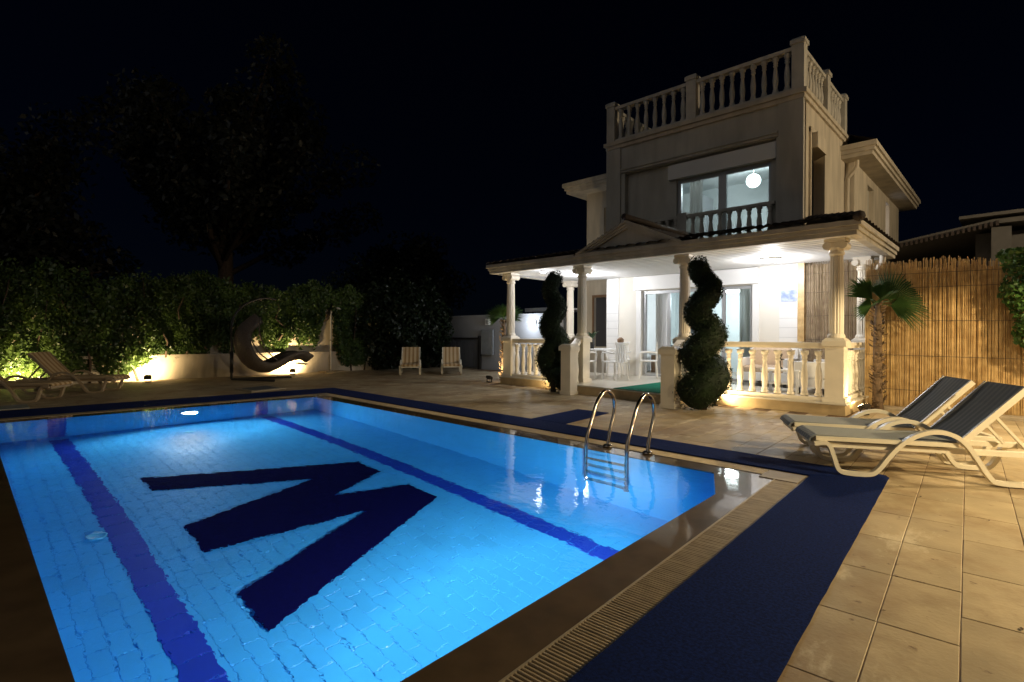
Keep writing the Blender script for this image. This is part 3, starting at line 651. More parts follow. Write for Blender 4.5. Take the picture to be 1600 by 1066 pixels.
# poster and porch mat, doormat
MB().box(-3.83,-3.45,YF-.045,YF-.033,2.03,2.28).build('poster','poster_blue',label='small blue printed picture on the white cladding by the reed screen',cat='picture')
MB().prism([(-5.88,9.12),(-4.70,8.975),(-4.72,11.2),(-5.9,11.2)],.194,.204).build('door_mat','green_mat',label='green mat on the porch floor at the top of the steps',cat='mat')

# ================================================================== GARDEN FLOODLIGHTS, ASSUMED LAMPS OUT OF VIEW
WARM = (1.0, .74, .38)
def flood(x, y, rz, e, label, tilt=50, spot=130, aim=None, warm=WARM):
    o = thing('garden_floodlight', label, 'floodlight', (x,y,0), rz, 'small garden floodlights')
    MB().box(-.06,.06,-.05,.05,.001,.02).build('foot','black_metal',o)
    br = MB(); br.box(-.085,-.078,-.012,.012,.02,.15); br.box(.078,.085,-.012,.012,.02,.15); br.box(-.085,.085,-.012,.012,.02,.027); br.build('bracket','black_metal',o)
    h = MB().box(-.075,.075,-.03,.03,-.055,.055).build('head','black_metal',o); h.location = (0,0,.13); h.rotation_euler = (R(tilt),0,0)
    MB().box(-.065,.065,.031,.034,-.045,.045).build('lens','lamp_warm',h)
    a = R(tilt); lamp('flood_light','SPOT',e,warm,(0,.07*math.cos(a),.13+.07*math.sin(a)),o,.04,(0,math.cos(a)*2,.13+math.sin(a)*2),spot,.9)
    return o
# local +y is the direction the lamp faces
flood(-16.0,3.38,R(88),300,'black garden floodlight on the ground lighting the ivy wall left of the hanging chair',22,138)
flood(-16.1,7.14,R(90),400,'black garden floodlight on the ground behind the foot of the hanging chair',24,145)
flood(-16.05,1.0,R(88),260,'garden floodlight on the ground behind the two left sun loungers',20,138)
flood(-3.98,9.50,R(-62),75,'garden floodlight glowing behind the large topiary against the porch plinth',28,160)
flood(-1.80,10.12,R(68),34,'bright garden floodlight at the foot of the porch corner beside the palm',58,160)
flood(-10.12,9.75,R(3),140,'garden floodlight at the foot of the left palm by the porch',60,150)
flood(-7.78,9.52,R(65),30,'garden floodlight low behind the smaller topiary',25,150)
for (lx, ly, le, lt, lab) in ((3.0,5.0,1200,-.12,'assumed black garden lamp post with hooded lamp, out of view right of the sun loungers'),(2.35,9.1,1250,-.05,'assumed black garden lamp post with hooded lamp, out of view near the reed fence')):  # unseen lamp posts, assumed from the warm light on deck and fence
    lp = thing('assumed_lamp_post', lab, 'lamp post', (lx,ly,0), 0, 'assumed hooded garden lamp posts')
    MB().lathe([(.14,0),(.14,.05),(.06,.09),(.04,.2),(.035,2.5),(.05,2.62)],0,0,16).build('post','black_metal',lp,True)
    MB().lathe([(.30,2.56),(.29,2.60),(.10,2.72),(.0,2.74)],0,0,24,False).build('hood','black_metal',lp,True)
    MB().lathe([(.06,2.50),(.09,2.52),(.09,2.575),(.06,2.60)],0,0,20).build('bulb','assumed_lamp_glow',lp,True)
    lamp('assumed_post_light','SPOT',le,(1.0,.77,.42),(-.05,.0,2.47),lp,.09,(lt,0,0),172,.12)
sl = thing('assumed_street_lamp', 'assumed tall street lamp, out of view beyond the reed fence', 'street lamp', (6.2,14.2,0))  # unseen lamp, added to light the villa's side wall and wing
MB().tube(smooth_path([(0,0,0),(0,0,3),(0,0,5.6),(-.3,.1,5.95),(-1.0,.2,6.0)],6),[.07]*13+[.05]*12,10).build('pole','black_metal',sl,True)
MB().cbox(-1.35,-.9,.1,.3,5.93,6.03,.02).build('head','black_metal',sl); MB().box(-1.32,-.95,.12,.28,5.915,5.929).build('lens','assumed_lamp_glow',sl)
lamp('assumed_street_light','SPOT',1700,(1.0,.78,.48),(-1.15,.2,5.85),sl,.12,(-7,2.2,2.8),130,.4)

# ================================================================== PLANTS
def spiral_topiary(x, y, phase, turns, h, base_r, top_r, hel, label, seed, k=1.0):
    o = thing('spiral_topiary', label, 'topiary', (x,y,0), 0, 'clipped spiral topiaries by the porch steps')
    MB().tube([(0,0,0),(.02,0,h*.4),(0,.01,h*.8)],[.06,.045,.025],8).build('trunk','bark',o,True)
    rg = np.random.default_rng(seed); n = 26000
    t = rg.uniform(0,1,n)**.9
    a = phase+t*turns*2*math.pi
    rr = base_r+(top_r-base_r)*t**.75
    hl = hel*(1-.35*t)
    c = np.stack([hl*np.cos(a), hl*np.sin(a), rr*.75+(h-rr*.75-top_r)*t],1)
    d = rg.normal(size=(n,3)); d /= np.linalg.norm(d,axis=1,keepdims=True)
    d[:,2] *= .95
    p = c+d*(rr*rg.uniform(.78,1.04,n)**.5*np.where(rg.uniform(0,1,n) > .95, rg.uniform(1.0,1.16,n), 1.0))[:,None]
    keep = p[:,2] > .01; p, d = p[keep], d[keep]
    link('crown', leaves_mesh('crown','topiary_leaf',p,d,.022*k,.9,.35), o)
    # inner body so no light leaks through
    ts = np.linspace(0,1,60); path = []; rad = []
    for u in ts:
        aa = phase+u*turns*2*math.pi; q = base_r+(top_r-base_r)*u**.75; hh = hel*(1-.35*u)
        path.append((hh*math.cos(aa), hh*math.sin(aa), q*.75+(h-q*.75-top_r)*u)); rad.append(q*.84)
    MB().tube(path, rad, 12).build('inner_growth','topiary_leaf',o,True)
    return o
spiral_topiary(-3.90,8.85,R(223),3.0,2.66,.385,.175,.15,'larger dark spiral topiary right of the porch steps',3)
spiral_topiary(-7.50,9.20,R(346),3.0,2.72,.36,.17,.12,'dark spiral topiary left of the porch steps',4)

def palm(x, y, h, fans, label, seed, r=.15, rl=1.0):
    o = thing('fan_palm', label, 'palm', (x,y,0), 0, 'small fan palms by the porch corners')
    rg = random.Random(seed)
    prof = [(r*1.05,0),(r*.8,.15),(r*.72,h*.5),(r*.62,h*.8),(r*.4,h)]
    MB().lathe(prof,0,0,12).build('trunk','palm_fibre',o,True)
    bs = MB()
    for k in range(150):   # old leaf bases
        z = rg.uniform(.03,h*.97); a = rg.uniform(0,6.283); rr = r*(.85-.2*z/h); l = rg.uniform(.05,.10)
        b = Vector((rr*math.cos(a),rr*math.sin(a),z)); dr = Vector((math.cos(a),math.sin(a),rg.uniform(.5,1.6))).normalized(); sd_ = Vector((-math.sin(a),math.cos(a),0))*.03
        bs.add([b-sd_,b+sd_,b+dr*l+sd_*.35,b+dr*l-sd_*.35,b+dr*l*.5+Vector((math.cos(a),math.sin(a),0))*.03],[(0,1,4),(1,2,4),(2,3,4),(3,0,4)])
    bs.build('leaf_base','palm_fibre',o)['kind'] = 'stuff'
    for (az, el, pet, size, spread, roll) in fans:
        f = MB(); d = Vector((math.cos(R(az))*math.cos(R(el)), math.sin(R(az))*math.cos(R(el)), math.sin(R(el))))
        b = Vector((0,0,h-.05)); hub = b+d*pet
        f.tube([b,b+d*pet*.5+Vector((0,0,.02)),hub],[.014,.01,.008],6)
        u = d; w = d.cross(Vector((0,0,1))).normalized(); nrm = u.cross(w).normalized(); w = (w*math.cos(R(roll))+nrm*math.sin(R(roll))).normalized(); nrm = u.cross(w).normalized()
        N = 32
        for k in range(N):
            a = R(-spread+2*spread*k/(N-1)); dr = (u*math.cos(a)+w*math.sin(a)).normalized(); side = (-u*math.sin(a)+w*math.cos(a))
            L = size*(1-.25*abs(a)/R(spread))*rg.uniform(.92,1.05); wd = size*.019
            m1 = hub+dr*L*.55; tip = hub+dr*L+Vector((0,0,-.10*L*rg.uniform(.4,1.6)))
            f.add([hub, m1+side*wd+nrm*.012, tip, m1-side*wd+nrm*.012, m1-nrm*.006],[(0,1,4),(1,2,4),(2,3,4),(3,0,4)])
        f.build('frond','palm_leaf',o)
    return o
# azimuths in world degrees; the camera's right is about 44 degrees
palm(-1.76,11.0,1.86,[(40,20,.20,.84,80,72),(224,44,.14,.60,34,70),(60,62,.12,.50,62,60),(230,-8,.12,.40,60,65),(300,25,.14,.42,60,30),(140,40,.15,.5,70,40),(20,-5,.18,.44,55,75)],'fan palm with shaggy trunk in front of the reed fence',5,.095)
palm(-9.98,10.15,1.66,[(224,30,.16,.46,70,70),(50,40,.16,.5,60,70),(250,70,.12,.45,65,60),(120,50,.2,.5,70,40),(310,50,.15,.42,70,30)],'fan palm half hidden behind the left porch column',6,.085)

# garden wall with hedge growing over it
def wl(y): return -16.75+0*y
gw = thing('garden_wall', 'pale rendered garden wall with ledge behind the hedge', 'wall')
a, b_ = (wl(10.2),10.2), (wl(-4),-4); nx, ny = 1.0, 0.0
def wstrip(off0, off1, z0, z1, nm, y0=10.2, y1=-4.0): 
    MB().prism([(wl(y0)+nx*off0,y0+ny*off0),(wl(y1)+nx*off0,y1+ny*off0),(wl(y1)+nx*off1,y1+ny*off1),(wl(y0)+nx*off1,y0+ny*off1)],z0,z1).build(nm,'wall_render',gw)
wstrip(-.3,0,0,2.0,'body'); wstrip(.001,.14,0,.60,'base_course'); wstrip(.001,.18,.602,.67,'ledge'); wstrip(-.34,.05,2.002,2.07,'coping')
# hedge foliage: thick where the photo shows it, with bare wall left near the hanging chair and the shower
def hedge_low(y):   # lower edge of the foliage along the wall
    pts = [(-4,.0),(.2,.1),(1.5,.05),(2.9,.05),(3.5,.45),(4.3,.55),(5.2,.80),(6.2,.95),(7.6,.95),(8.1,1.1),(8.5,1.85),(8.62,2.1),(8.72,1.0),(8.95,.15),(10.2,.1)]
    return np.interp(y, [p[0] for p in pts], [p[1] for p in pts])
def hedge(y0, y1, label, seed, n, hmax=3.0, thick=.42):
    rg = np.random.default_rng(seed)
    o = thing('hedge', label, 'hedge', (wl((y0+y1)/2),(y0+y1)/2,0)); ox, oy = wl((y0+y1)/2), (y0+y1)/2
    y = rg.uniform(y0,y1,n*2); z = rg.uniform(0,hmax,n*2)
    lo = hedge_low(y)+.18*np.sin(y*5.1+z)+.12*np.sin(y*11.3)+rg.normal(0,.10,n*2)
    k = (z > lo) & (z < 2.72+.13*np.sin(y*1.7)+.10*np.sin(y*4.1+1)+.06*np.sin(y*9.7)+rg.normal(0,.07,n*2)); y, z = y[k][:n], z[k][:n]
    bul = thick*(.62+.24*np.sin(y*2.3+1.1*z)+.18*np.sin(y*4.7-2.1*z+1)+.12*np.sin(9*y+5*z))*np.clip((z-hedge_low(y))*2.2+.25,.15,1)
    dep = bul*rg.uniform(.55,1.05,len(y))**.6+.04
    x = wl(y)+nx*dep; p = np.stack([x-ox, y+ny*dep-oy, z],1)
    nr = np.tile(np.array([nx,ny,.35]),(len(y),1))
    c = link('foliage', leaves_mesh('foliage','hedge_leaf',p,nr,.058,.75), o); c['kind'] = 'stuff'
    st = MB()
    for q in range(int((y1-y0)/.5)):
        yy = y0+.25+q*.5; lo_ = float(hedge_low(yy)); lo_ = 0 if lo_ < .3 else lo_+.1; path = [(wl(yy)+.16-ox,yy-oy+.05,lo_)]
        for s_ in range(1,6): path.append((wl(yy)+.18-ox+rg.normal(0,.06),yy-oy+rg.normal(0,.14),lo_+(hmax*.9-lo_)*s_/5))
        st.tube(path,[.03,.026,.022,.017,.012,.006],6)
    st.build('stem','bark',o,True)
hedge(-4,3.6,'dense leafy hedge behind the two left sun loungers lit from below',21,26000)
hedge(3.6,10.2,'leafy climber spilling over the pale wall behind the hanging chair',22,26000)
def shrub(x, y, rx, ry, h, label, seed, n=9000, mt='shrub_leaf', sz=.07):
    rg = np.random.default_rng(seed); o = thing('shrub', label, 'shrub', (x,y,0))
    d = rg.normal(size=(n,3)); d /= np.linalg.norm(d,axis=1,keepdims=True); r_ = rg.uniform(.35,1.0,n)**.4
    lump = 1+.16*np.sin(d[:,0]*7+seed)+.14*np.sin(d[:,2]*9+d[:,1]*6)
    p = d*(r_*lump)[:,None]*np.array([rx,ry,h*.52])+np.array([0,0,h*.5]); k = p[:,2] > .02
    c = link('crown', leaves_mesh('crown',mt,p[k],d[k],sz,.8), o)
    st = MB()
    for q in range(6):
        a = q*1.05+seed; st.tube([(0.1*math.cos(a),.1*math.sin(a),0),(rx*.3*math.cos(a),ry*.3*math.sin(a),h*.4),(rx*.55*math.cos(a),ry*.55*math.sin(a),h*.75)],[.05,.035,.012],6)
    st.build('stem','bark',o,True)
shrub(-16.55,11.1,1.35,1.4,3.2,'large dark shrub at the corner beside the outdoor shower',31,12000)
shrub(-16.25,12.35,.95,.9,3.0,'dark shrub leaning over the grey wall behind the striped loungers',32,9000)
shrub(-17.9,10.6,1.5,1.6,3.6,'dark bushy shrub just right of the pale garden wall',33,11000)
# ivy at right edge on reed fence
rg = np.random.default_rng(41); iv = thing('ivy', 'green ivy hanging over the right end of the reed fence', 'ivy', (.55,11.2,0))
n = 7000; z = rg.uniform(.95,2.62,n); xl = np.interp(z,[.9,1.15,1.5,2.0,2.5,2.7],[.35,.02,-.10,-.20,-.24,-.15])+.05*np.sin(z*9)
x = xl+rg.uniform(0,1,n)**.8*1.5; dep = .05+.3*rg.uniform(0,1,n)**.7*np.clip((x-xl)*4+.3,0,1)
link('foliage', leaves_mesh('foliage','ivy_leaf',np.stack([x-.55,.12-dep,z],1),np.tile(np.array([-.2,-1,.3]),(n,1)),.045,.7), iv)['kind'] = 'stuff'
stm = MB()
for k in range(5): stm.tube([(-.2+k*.25,.08,0),(-.3+k*.27,.06,1.2),(-.35+k*.25,.05,2.5)],[.02,.016,.008],6)
stm.build('stem','bark',iv,True)
# big trees in the dark
def big_tree(x, y, h, cr, label, seed, n):
    o = thing('broadleaf_tree', label, 'tree', (x,y,0)); rg = np.random.default_rng(seed); rr = random.Random(seed)
    tr = MB(); tr.tube([(0,0,0),(.15,.1,h*.2),(-.1,.2,h*.38),(.1,0,h*.6)],[.42,.33,.26,.12],10)
    cl = []
    for k in range(30):
        a = k*2.4+rr.uniform(-.3,.3); e = rr.uniform(.25,1.2); L = cr*rr.uniform(.55,1.0); b = Vector((0,0,h*rr.uniform(.25,.5)))
        tip = b+Vector((math.cos(a)*math.cos(e),math.sin(a)*math.cos(e),math.sin(e)*1.15))*L
        tr.tube([b,b+(tip-b)*.5+Vector((0,0,.25)),tip],[.13,.08,.03],6); cl += [tip, b+(tip-b)*.8, b+(tip-b)*.6, b+(tip-b)*.42]
    tr.build('trunk','bark',o,True)
    P = []; Nn = []
    for c in cl:
        m_ = n//len(cl); d = rg.normal(size=(m_,3)); d /= np.linalg.norm(d,axis=1,keepdims=True); s_ = rr.uniform(.6,1.5)
        P.append(np.array(c)+d*(s_*rg.uniform(.3,1,m_)**.5)[:,None]*np.array([1,1,.75])); Nn.append(d)
    link('crown', leaves_mesh('crown','tree_leaf',np.concatenate(P),np.concatenate(Nn),.13,.8), o)
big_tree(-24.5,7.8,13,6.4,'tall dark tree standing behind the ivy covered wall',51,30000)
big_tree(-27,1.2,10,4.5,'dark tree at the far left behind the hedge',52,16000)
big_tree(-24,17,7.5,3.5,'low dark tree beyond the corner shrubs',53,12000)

# ================================================================== REED FENCE, PORCH REED SCREEN
def reeds(name, x0, x1, y, z0, ztop, mt, parent, pitch, seed, gaps=()):
    rg = random.Random(seed); mb = MB(); x = x0
    while x < x1:
        w = pitch*rg.uniform(.75,1.3)
        if not any(a < x < b for a,b in gaps):
            zt_ = ztop(x)+rg.uniform(-.04,.03); r_ = w*.52; lean = rg.uniform(-.02,.02); yy = y+rg.uniform(-.012,.012)
            for sgn in range(1):
                mb.add([(x-r_,yy,z0),(x-r_*.5,yy-r_*.9,z0),(x+r_*.5,yy-r_*.9,z0),(x+r_,yy,z0),(x+lean-r_*.8,yy,zt_),(x+lean-r_*.4,yy-r_*.75,zt_),(x+lean+r_*.4,yy-r_*.75,zt_),(x+lean+r_*.8,yy,zt_)],
                       [(0,1,5,4),(1,2,6,5),(2,3,7,6),(3,0,4,7),(4,5,6,7)])
        x += w
    o = mb.build(name, mt, parent); o['kind'] = 'stuff'; return o
rfence = thing('reed_fence', 'tall golden reed fence behind the grey sun loungers', 'fence', (0,0,0))
reeds('reeds',-2.02,4.2,11.42,.02,lambda x: 2.60-.05*(x+1.4)+.03*math.sin(x*5),'reed',rfence,.0115,61,((-1.245,-1.225),(-1.02,-1.005)))
reeds('reeds',-2.02,4.2,11.45,.02,lambda x: 2.50-.05*(x+1.4)+.05*math.sin(x*7),'reed',rfence,.0115,62,((-1.245,-1.228),(-1.02,-1.008)))
reeds('reeds',-2.02,4.2,11.462,.02,lambda x: 2.44-.05*(x+1.4),'reed',rfence,.0115,64)
for z in (.35,.95,1.55,2.12,2.36): MB().tube([(-2.02,11.398,z),(1,11.397,z-.03),(4.2,11.398,z-.06)],.004,5).build('wire','wire',rfence)
MB().box(-2.02,4.2,11.48,11.56,0,2.1).build('backing_wall','neighbour_wall',rfence)
MB().cbox(-2.0,4.2,11.1,11.4,0,.05,.01).build('kerb','grate_stone',rfence)
rs = thing('reed_screen', 'weathered reed screen hung between porch wall and right back column', 'screen', (0,0,0))
reeds('reeds',-3.32,-2.12,12.62,.75,lambda x: 2.83,'reed_grey',rs,.014,63)
MB().box(-3.46,-3.33,12.55,12.66,1.15,2.84).build('rolled_edge','reed',rs); MB().box(-3.3,-2.2,12.63,12.66,.25,.749).build('lower_panel','brown_frame',rs)
for z in (1.2,1.7,2.2,2.6): MB().tube([(-3.32,12.6,z),(-2.12,12.6,z)],.004,5).build('wire','wire',rs)

# ================================================================== SUN LOUNGERS
SIDE = [(-.36,.27),(-.25,.275),(-.20,.16),(-.165,.055),(-.10,.022),(.08,.022),(.155,.075),(.24,.20),(.34,.315),(.46,.395),(.59,.425),(.71,.40),(.80,.325),(.88,.20),(.965,.06),(1.03,.022),(1.22,.022),(1.29,.08),(1.36,.22),(1.46,.235)]
def lounger(loc, rz, sling, label, group, pm='plastic_white'):
    o = thing('sun_lounger', label, 'sun lounger', loc, rz, group)
    sp = [tuple(p) for p in smooth_path([Vector((a,b)) for a,b in SIDE],4)]
    for y in (0,.60): MB().ribbon(sp,y-.028,y+.028,.036).build('side_frame',pm,o)
    for y in (.045,.52): MB().cbox(-.36,1.48,y,y+.035,.235,.285,.008).build('seat_rail',pm,o)
    for x in (-.36,.2,.74,1.42): MB().box(x,x+.05,.081,.519,.24,.28).build('cross_bar',pm,o)
    st = MB(); pr = [(-.385,.285),(-.37,.318),(-.33,.335),(.1,.326),(.5,.326),(.75,.335)]
    st.ribbon(pr,.03,.57,.022); st.build('seat_sling',sling,o)
    for y in (.004,.573): MB().box(-.34,.75,y+.0,y+.024,.298,.334).build('seat_edge',pm,o)
    an = R(46.5); c, s_ = math.cos(an), math.sin(an)
    bp = [(.76,.335),(.76+.2*c+.01,.335+.2*s_-.012),(.76+.45*c+.01,.335+.45*s_-.012),(.76+.68*c,.335+.68*s_)]
    MB().ribbon(bp,.03,.57,.022).build('back_sling',sling,o)
    for y in (.002,.572): MB().ribbon([(.76,.325),(.76+.68*c,.325+.68*s_)],y,y+.027,.05).build('back_frame',pm,o)
    MB().ribbon([(.76+.50*c,.30+.50*s_),(.76+.56*c,.30+.56*s_)],.03,.57,.03).build('back_bar',pm,o)
    for y in (.12,.46): MB().ribbon([(.76+.42*c,.28+.42*s_),(1.30,.28)],y,y+.03,.022).build('prop',pm,o)
    for x,y in ((.30,.12),(.30,.42),(1.1,.12),(1.1,.42)): MB().lathe([(.05,.185),(.05,.234)],x+.05,y+.03,12).build('wheel_mount',pm,o) if False else None
    return o
d0 = R(27.5)
lounger((-1.03,5.58,.0125), d0, 'sling_grey', 'grey sling sun lounger nearest the pool corner, standing partly on blue carpet', 'grey sling sun loungers')
lounger((-1.42,6.34,.002), d0-R(1.5), 'sling_grey', 'grey sling sun lounger farther from the pool, beside the porch balustrade', 'grey sling sun loungers')
def lounger_foot(foot, head_dir, label, pm='plastic_white'):   # foot: middle of the foot end on the ground; head_dir: unit vector
    hx, hy = head_dir; rz = math.atan2(hy,hx); off = Vector((-.36,.30,0)); c, s_ = math.cos(rz), math.sin(rz)
    lounger((foot[0]-(c*off.x-s_*off.y), foot[1]-(s_*off.x+c*off.y), .002), rz, 'sling_ochre', label, 'ochre striped sun loungers', pm)
lounger_foot((-13.35,9.52),(-.80,.60),'striped ochre sun lounger in front of the dark corner shrubs')
lounger_foot((-12.70,10.62),(-.78,.63),'striped ochre sun lounger in front of the grey wall')
lounger_foot((-13.85,2.45),(-.62,-.785),'striped sun lounger at far left, its foot end by the wall floodlight','plastic_shaded')
lounger_foot((-12.75,1.35),(-.62,-.785),'striped sun lounger at the far left edge nearest the pool','plastic_shaded')

# ================================================================== HANGING CHAISE, SHOWER, HATCH
hc = thing('hanging_chair', 'dark wicker hanging chaise on a curved black stand', 'hanging chair', (0,0,0))
X = -15.3
stp = smooth_path([(X,5.13,.03),(X,5.13,.8),(X,5.13,1.5),(X,5.28,1.86),(X,5.55,2.10),(X,5.95,2.24),(X,6.3,2.22)],6)
MB().tube(stp,.032,10).build('stand','black_metal',hc,True)
MB().tube([(X,5.13,.2),(X,5.13,.75)],.045,10).build('sleeve','black_metal',hc,True)
for e in ((X+.35,6.6),(X+1.25,5.75)): MB().tube([(X,5.13,.03),(e[0],e[1],.03)],.03,8).build('base_leg','black_metal',hc)
cp_ = smooth_path([(5.78,1.72),(5.45,1.45),(5.30,1.10),(5.38,.70),(5.65,.38),(6.0,.26),(6.35,.36),(6.7,.55),(7.0,.56),(7.2,.44)] and [Vector((a,b)) for a,b in [(5.78,1.72),(5.45,1.45),(5.30,1.10),(5.38,.70),(5.65,.38),(6.0,.26),(6.35,.36),(6.7,.52),(7.0,.55),(7.2,.44)]],5)
wk = MB(); vs = []; fs = []; nn_ = len(cp_); ncr = 9
for i, p in enumerate(cp_):
    t_ = i/(nn_-1); hw = .41*min(1,.35+2.2*t_*(1.0)) if t_ < .3 else .41*(1-.35*max(0,t_-.8)/.2)
    d = (cp_[min(i+1,nn_-1)]-cp_[max(i-1,0)]).normalized(); nr = Vector((-d.y,d.x))
    for layer in (0,1):
        for k in range(ncr):
            u = -1+2*k/(ncr-1); lift = .20*u*u - layer*(.11 if t_ < .55 else .11-.07*(t_-.55)/.45)
            rib = .006*math.sin(i*2.1)*layer
            q = p+nr*(lift+rib); vs.append((X+u*hw,q.x,q.y))
w2 = 2*ncr
for i in range(nn_-1):
    for l_ in (0,1):
        for k in range(ncr-1):
            a = i*w2+l_*ncr+k; b = a+w2; fs.append((a,a+1,b+1,b) if l_ == 0 else (a,b,b+1,a+1))
    for k in (0,ncr-1):
        a = i*w2+k; fs.append((a,a+w2,a+w2+ncr,a+ncr) if k == 0 else (a,a+ncr,a+w2+ncr,a+w2))
for i in (0,nn_-1): fs.append(tuple(i*w2+k for k in range(ncr))+tuple(i*w2+ncr+k for k in range(ncr-1,-1,-1)))
wk.add(vs,fs).build('wicker_seat','wicker',hc,True)
MB().tube(smooth_path([(X,6.22,2.2),(X,5.72,1.78)],4),.008,6).build('chain','black_metal',hc); MB().tube(smooth_path([(X-.3,5.76,1.70),(X-.36,5.72,1.25),(X-.36,5.95,.75),(X-.34,6.25,.48)],6),.02,8).build('arm','wicker',hc,True); MB().tube(smooth_path([(X+.3,5.76,1.70),(X+.36,5.72,1.25),(X+.36,5.95,.75),(X+.34,6.25,.48)],6),.02,8).build('arm','wicker',hc,True)
MB().box(X-.3,X+.3,7.02,7.1,.36,.40).build('foot_bar','wicker',hc)
sh = thing('outdoor_shower', 'slim pale outdoor shower post beside the corner shrub', 'shower', (-16.55,8.62,0))
MB().box(-.45,.45,-.4,.4,0,.04).build('tray','plinth_stone',sh); MB().tube(smooth_path([(0,0,.04),(0,0,1.0),(0,0,1.9),(.02,.06,2.05),(.1,.2,2.14)],5),.028,10).build('post','stone_white',sh,True)
MB().lathe([(.02,2.14),(.07,2.1),(.07,2.08)],.11,.22,12).build('shower_head','stone_white',sh,True); MB().tube([(0,0,.75),(.12,-.05,.75)],.02,8).build('tap','steel',sh,True); MB().tube([(0,0,1.05),(.1,-.06,1.05)],.018,8).build('tap','steel',sh,True)
ht = thing('deck_hatch', 'pale framed hatch set in the deck in front of the hanging chair', 'hatch', (0,0,0))
hq = [(-12.7,4.32),(-11.8,4.36),(-12.05,5.2),(-13.05,5.2)]
cxh = sum(p[0] for p in hq)/4; cyh = sum(p[1] for p in hq)/4
MB().prism(hq,.001,.02).build('frame','grate_stone',ht); MB().prism([(cxh+(x-cxh)*.72,cyh+(y-cyh)*.72) for x,y in hq],.0201,.026).build('lid','panel_dark',ht)
# drain cover at far left by the pool
MB().prism([(-12.3,-.3),(-11.75,-.3),(-11.75,.85),(-12.3,.85)],.001,.018).build('step_mat','board_grey',label='grey rectangular cover on the deck at the far left',cat='cover')

# ================================================================== PORCH FURNITURE
def chair(x, y, rz, label):
    o = thing('plastic_chair', label, 'chair', (x,y,.193), rz, 'white plastic chairs on the porch')
    for sx in (-1,1):
        for sy in (-1,1):
            MB().tube([(sx*.22,sy*.22,0),(sx*.19,sy*.19,.43)],[.018,.024],6).build('leg','white_chair',o)
        MB().tube(smooth_path([(sx*.23,-.2,.43),(sx*.25,-.2,.62),(sx*.25,0,.66),(sx*.24,.2,.64)],4),.02,6).build('armrest','white_chair',o,True)
    MB().cbox(-.23,.23,-.23,.22,.42,.45,.01).build('seat','white_chair',o)
    bk = MB(); 
    for k in range(5): bk.ribbon([(.0,.0)],0,0,0) if False else bk.box(-.19+k*.085,-.15+k*.085,.20,.222,.45,.84)
    bk.box(-.22,.22,.195,.227,.84,.90); bk.build('backrest','white_chair',o)
    return o
tb = thing('porch_table', 'white square plastic table on the left of the porch', 'table', (-7.75,11.35,.193))
MB().cbox(-.42,.42,-.42,.42,.69,.73,.012).build('top','white_chair',tb)
for sx in (-1,1):
    for sy in (-1,1): MB().tube([(sx*.36,sy*.36,0),(sx*.34,sy*.34,.69)],.025,8).build('leg','white_chair',tb)
chair(-7.05,11.0,R(-100),'white plastic chair at the right side of the porch table'); chair(-7.7,10.6,R(185),'white plastic chair in front of the porch table'); chair(-7.65,12.1,R(5),'white plastic chair behind the porch table against the wall'); chair(-6.75,12.05,R(-60),'white plastic chair beside the sliding door')
pl = thing('potted_plant', 'dark leafy plant in a black vase on the porch table', 'plant', (-7.9,11.25,.924))
MB().lathe([(.05,0),(.07,.1),(.05,.2),(.06,.24)],0,0,12).build('vase','black_metal',pl,True)
lf = MB()
for k in range(9):
    a = k*.7; d = Vector((math.cos(a),math.sin(a),0)); s2 = Vector((-math.sin(a),math.cos(a),0))*.03
    lf.add([(0,0,.22),d*.1+Vector((0,0,.38))+s2,d*.24+Vector((0,0,.40+.03*(k%3))),d*.1+Vector((0,0,.38))-s2],[(0,1,2,3)])
lf.build('leaf','topiary_leaf',pl)
fl_ = thing('flower_vase', 'small red flowers on the porch chair by the wall', 'flowers', (-7.12,11.35,.924))
MB().lathe([(.035,0),(.045,.08),(.03,.14)],0,0,10).build('vase','white_chair',fl_,True); MB().lathe([(.02,.14),(.08,.18),(.085,.24),(.03,.29)],0,0,9).build('bloom','brown_frame',fl_,True)
def sofa(x, y, rz, w, label):
    o = thing('sofa', label, 'sofa', (x,y,.193), rz, 'white framed porch sofas')
    MB().cbox(-w/2,w/2,-.36,.36,.12,.30,.02).build('base','white_chair',o); MB().cbox(-w/2+.09,w/2-.09,-.35,.24,.302,.44,.04).build('seat_cushion','cushion',o); MB().cbox(-w/2+.09,w/2-.09,.2,.36,.442,.82,.05).build('back_cushion','cushion',o)
    for sx in (-1,1):
        MB().cbox(sx*(w/2-.04)-.04,sx*(w/2-.04)+.04,-.36,.38,.302,.60,.01).build('arm','white_chair',o)
        for sy in (-.3,.3): MB().box(sx*(w/2-.06)-.03,sx*(w/2-.06)+.03,sy-.03,sy+.03,0,.119).build('leg','black_metal',o)
    MB().cbox(-w/2,w/2,.362,.42,.12,.80,.01).build('back_panel','white_chair',o)
sofa(-3.95,12.2,0,1.0,'beige cushioned porch armchair behind the balustrade under the picture'); sofa(-2.7,11.6,R(-90),1.4,'beige cushioned porch sofa along the right end of the porch')
ct = thing('coffee_table', 'low white coffee table with dark ornaments on the porch', 'table', (-3.3,11.1,.193))
MB().cbox(-.35,.35,-.25,.25,.40,.44,.01).build('top','white_chair',ct); MB().box(-.3,.3,-.2,.2,.15,.17).build('shelf','white_chair',ct)
for sx in (-1,1):
    for sy in (-1,1): MB().box(sx*.3-.025,sx*.3+.025,sy*.2-.025,sy*.2+.025,0,.399).build('leg','white_chair',ct)
orn = thing('ornament', 'small black metal ornament on the white coffee table', 'ornament', (-3.35,11.05,.634))
MB().lathe([(.06,0),(.02,.04),(.015,.16),(.09,.18),(.015,.2),(.05,.27),(.01,.33)],0,0,12).build('body','black_metal',orn,True)

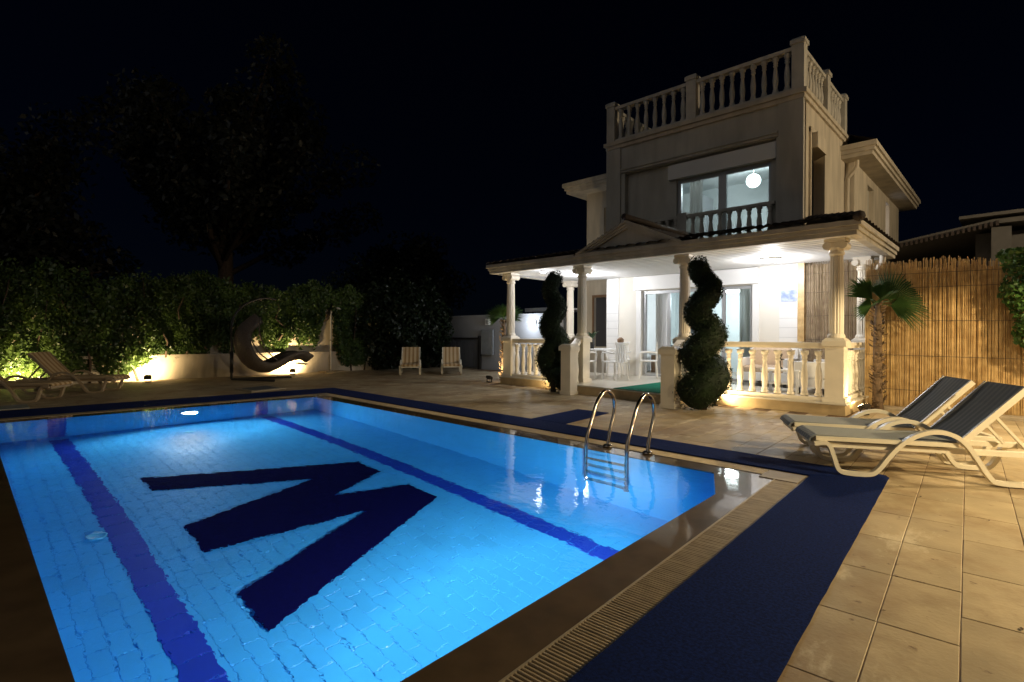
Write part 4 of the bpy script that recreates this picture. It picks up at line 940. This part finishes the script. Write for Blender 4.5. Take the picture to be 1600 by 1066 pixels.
# ================================================================== BACKGROUND: grey wall, gate, wall lamp, neighbour
bwall = thing('grey_wall', 'grey rendered wall at the back beyond the striped loungers', 'wall', (0,0,0))
MB().box(-18.5,-10.44,13.3,13.5,0,1.92).build('body','wall_grey',bwall); MB().box(-18.55,-10.44,13.26,13.54,1.922,1.98).build('coping','wall_grey',bwall)
gt = thing('metal_gate', 'dark metal panel gate leaning at the grey wall', 'gate', (0,0,0))
for k in range(7): MB().box(-16.1+k*.255,-15.86+k*.255,13.22,13.25,.06,1.12).build('panel','panel_dark',gt)
for x in (-16.2,-14.3): MB().box(x,x+.1,13.18,13.28,0,1.22).build('post','black_metal',gt)
MB().box(-16.1,-14.3,13.19,13.215,1.09,1.15).build('rail','black_metal',gt)
bd = MB().cbox(-14.15,-13.55,13.2,13.27,.55,1.45,.01).build('leaning_board','board_grey',label='pale grey board fixed upright on the grey wall',cat='board')
mbx = thing('meter_box', 'small white box mounted near the top of the grey wall', 'box', (-13.85,13.25,1.62)); MB().cbox(-.09,.09,-.05,.045,0,.22,.01).build('case','white_chair',mbx); MB().box(-.06,.06,-.056,-.051,.03,.17).build('cover','alu_frame',mbx)
wlp = thing('wall_floodlight', 'bright cool white floodlight on the far grey wall', 'floodlight', (-11.7,13.28,1.66))
MB().box(-.12,.12,-.03,.02,-.1,.1).build('case','black_metal',wlp); MB().box(-.11,.11,-.036,-.031,-.09,.09).build('lens','lamp_cool',wlp); lamp('flood_light','POINT',42,(.82,.9,1),(0,-.4,0),wlp,.08)
aw = thing('carport_roof', 'thin white canopy edge behind the far floodlight', 'canopy', (0,0,0)); MB().box(-12.6,-10.6,13.9,15.4,2.10,2.16).build('sheet','white_chair',aw); MB().box(-12.6,-10.6,13.86,13.899,2.07,2.2).build('edge','alu_frame',aw)
for x in (-12.5,-10.7): MB().box(x-.04,x+.04,14.0,14.08,0,2.099).build('post','alu_frame',aw)
nb = thing('neighbour_house', 'dim neighbouring house with tiled eaves beyond the reed fence', 'house', (0,0,0))
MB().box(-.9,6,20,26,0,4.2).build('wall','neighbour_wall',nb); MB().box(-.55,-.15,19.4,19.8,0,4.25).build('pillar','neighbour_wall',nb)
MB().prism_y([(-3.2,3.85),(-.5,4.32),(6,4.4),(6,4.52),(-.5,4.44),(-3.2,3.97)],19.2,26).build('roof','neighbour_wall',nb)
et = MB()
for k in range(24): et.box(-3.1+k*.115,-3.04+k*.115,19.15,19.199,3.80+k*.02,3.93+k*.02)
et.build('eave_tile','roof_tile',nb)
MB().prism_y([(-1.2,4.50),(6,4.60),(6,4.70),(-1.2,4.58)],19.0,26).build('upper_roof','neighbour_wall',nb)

rg = random.Random(77); bits = MB()
for k in range(60):
    x, y = rg.uniform(-9,1.2), rg.uniform(2.2,9.3)
    if inside((x,y), [(-.4,-1),(-.75,6.1),(-11.6,6.1),(-11.6,-1)]): continue
    a = rg.uniform(0,6.28); l = rg.uniform(.008,.022); c, s_ = math.cos(a)*l, math.sin(a)*l
    bits.add([(x-c,y-s_,.0035),(x+s_*.4,y-c*.4,.006),(x+c,y+s_,.0045),(x-s_*.4,y+c*.4,.007)],[(0,1,2,3)])
bits.build('fallen_leaves','bark',label='scattered dry leaf bits on the stone paving',cat='leaves',kind='stuff')
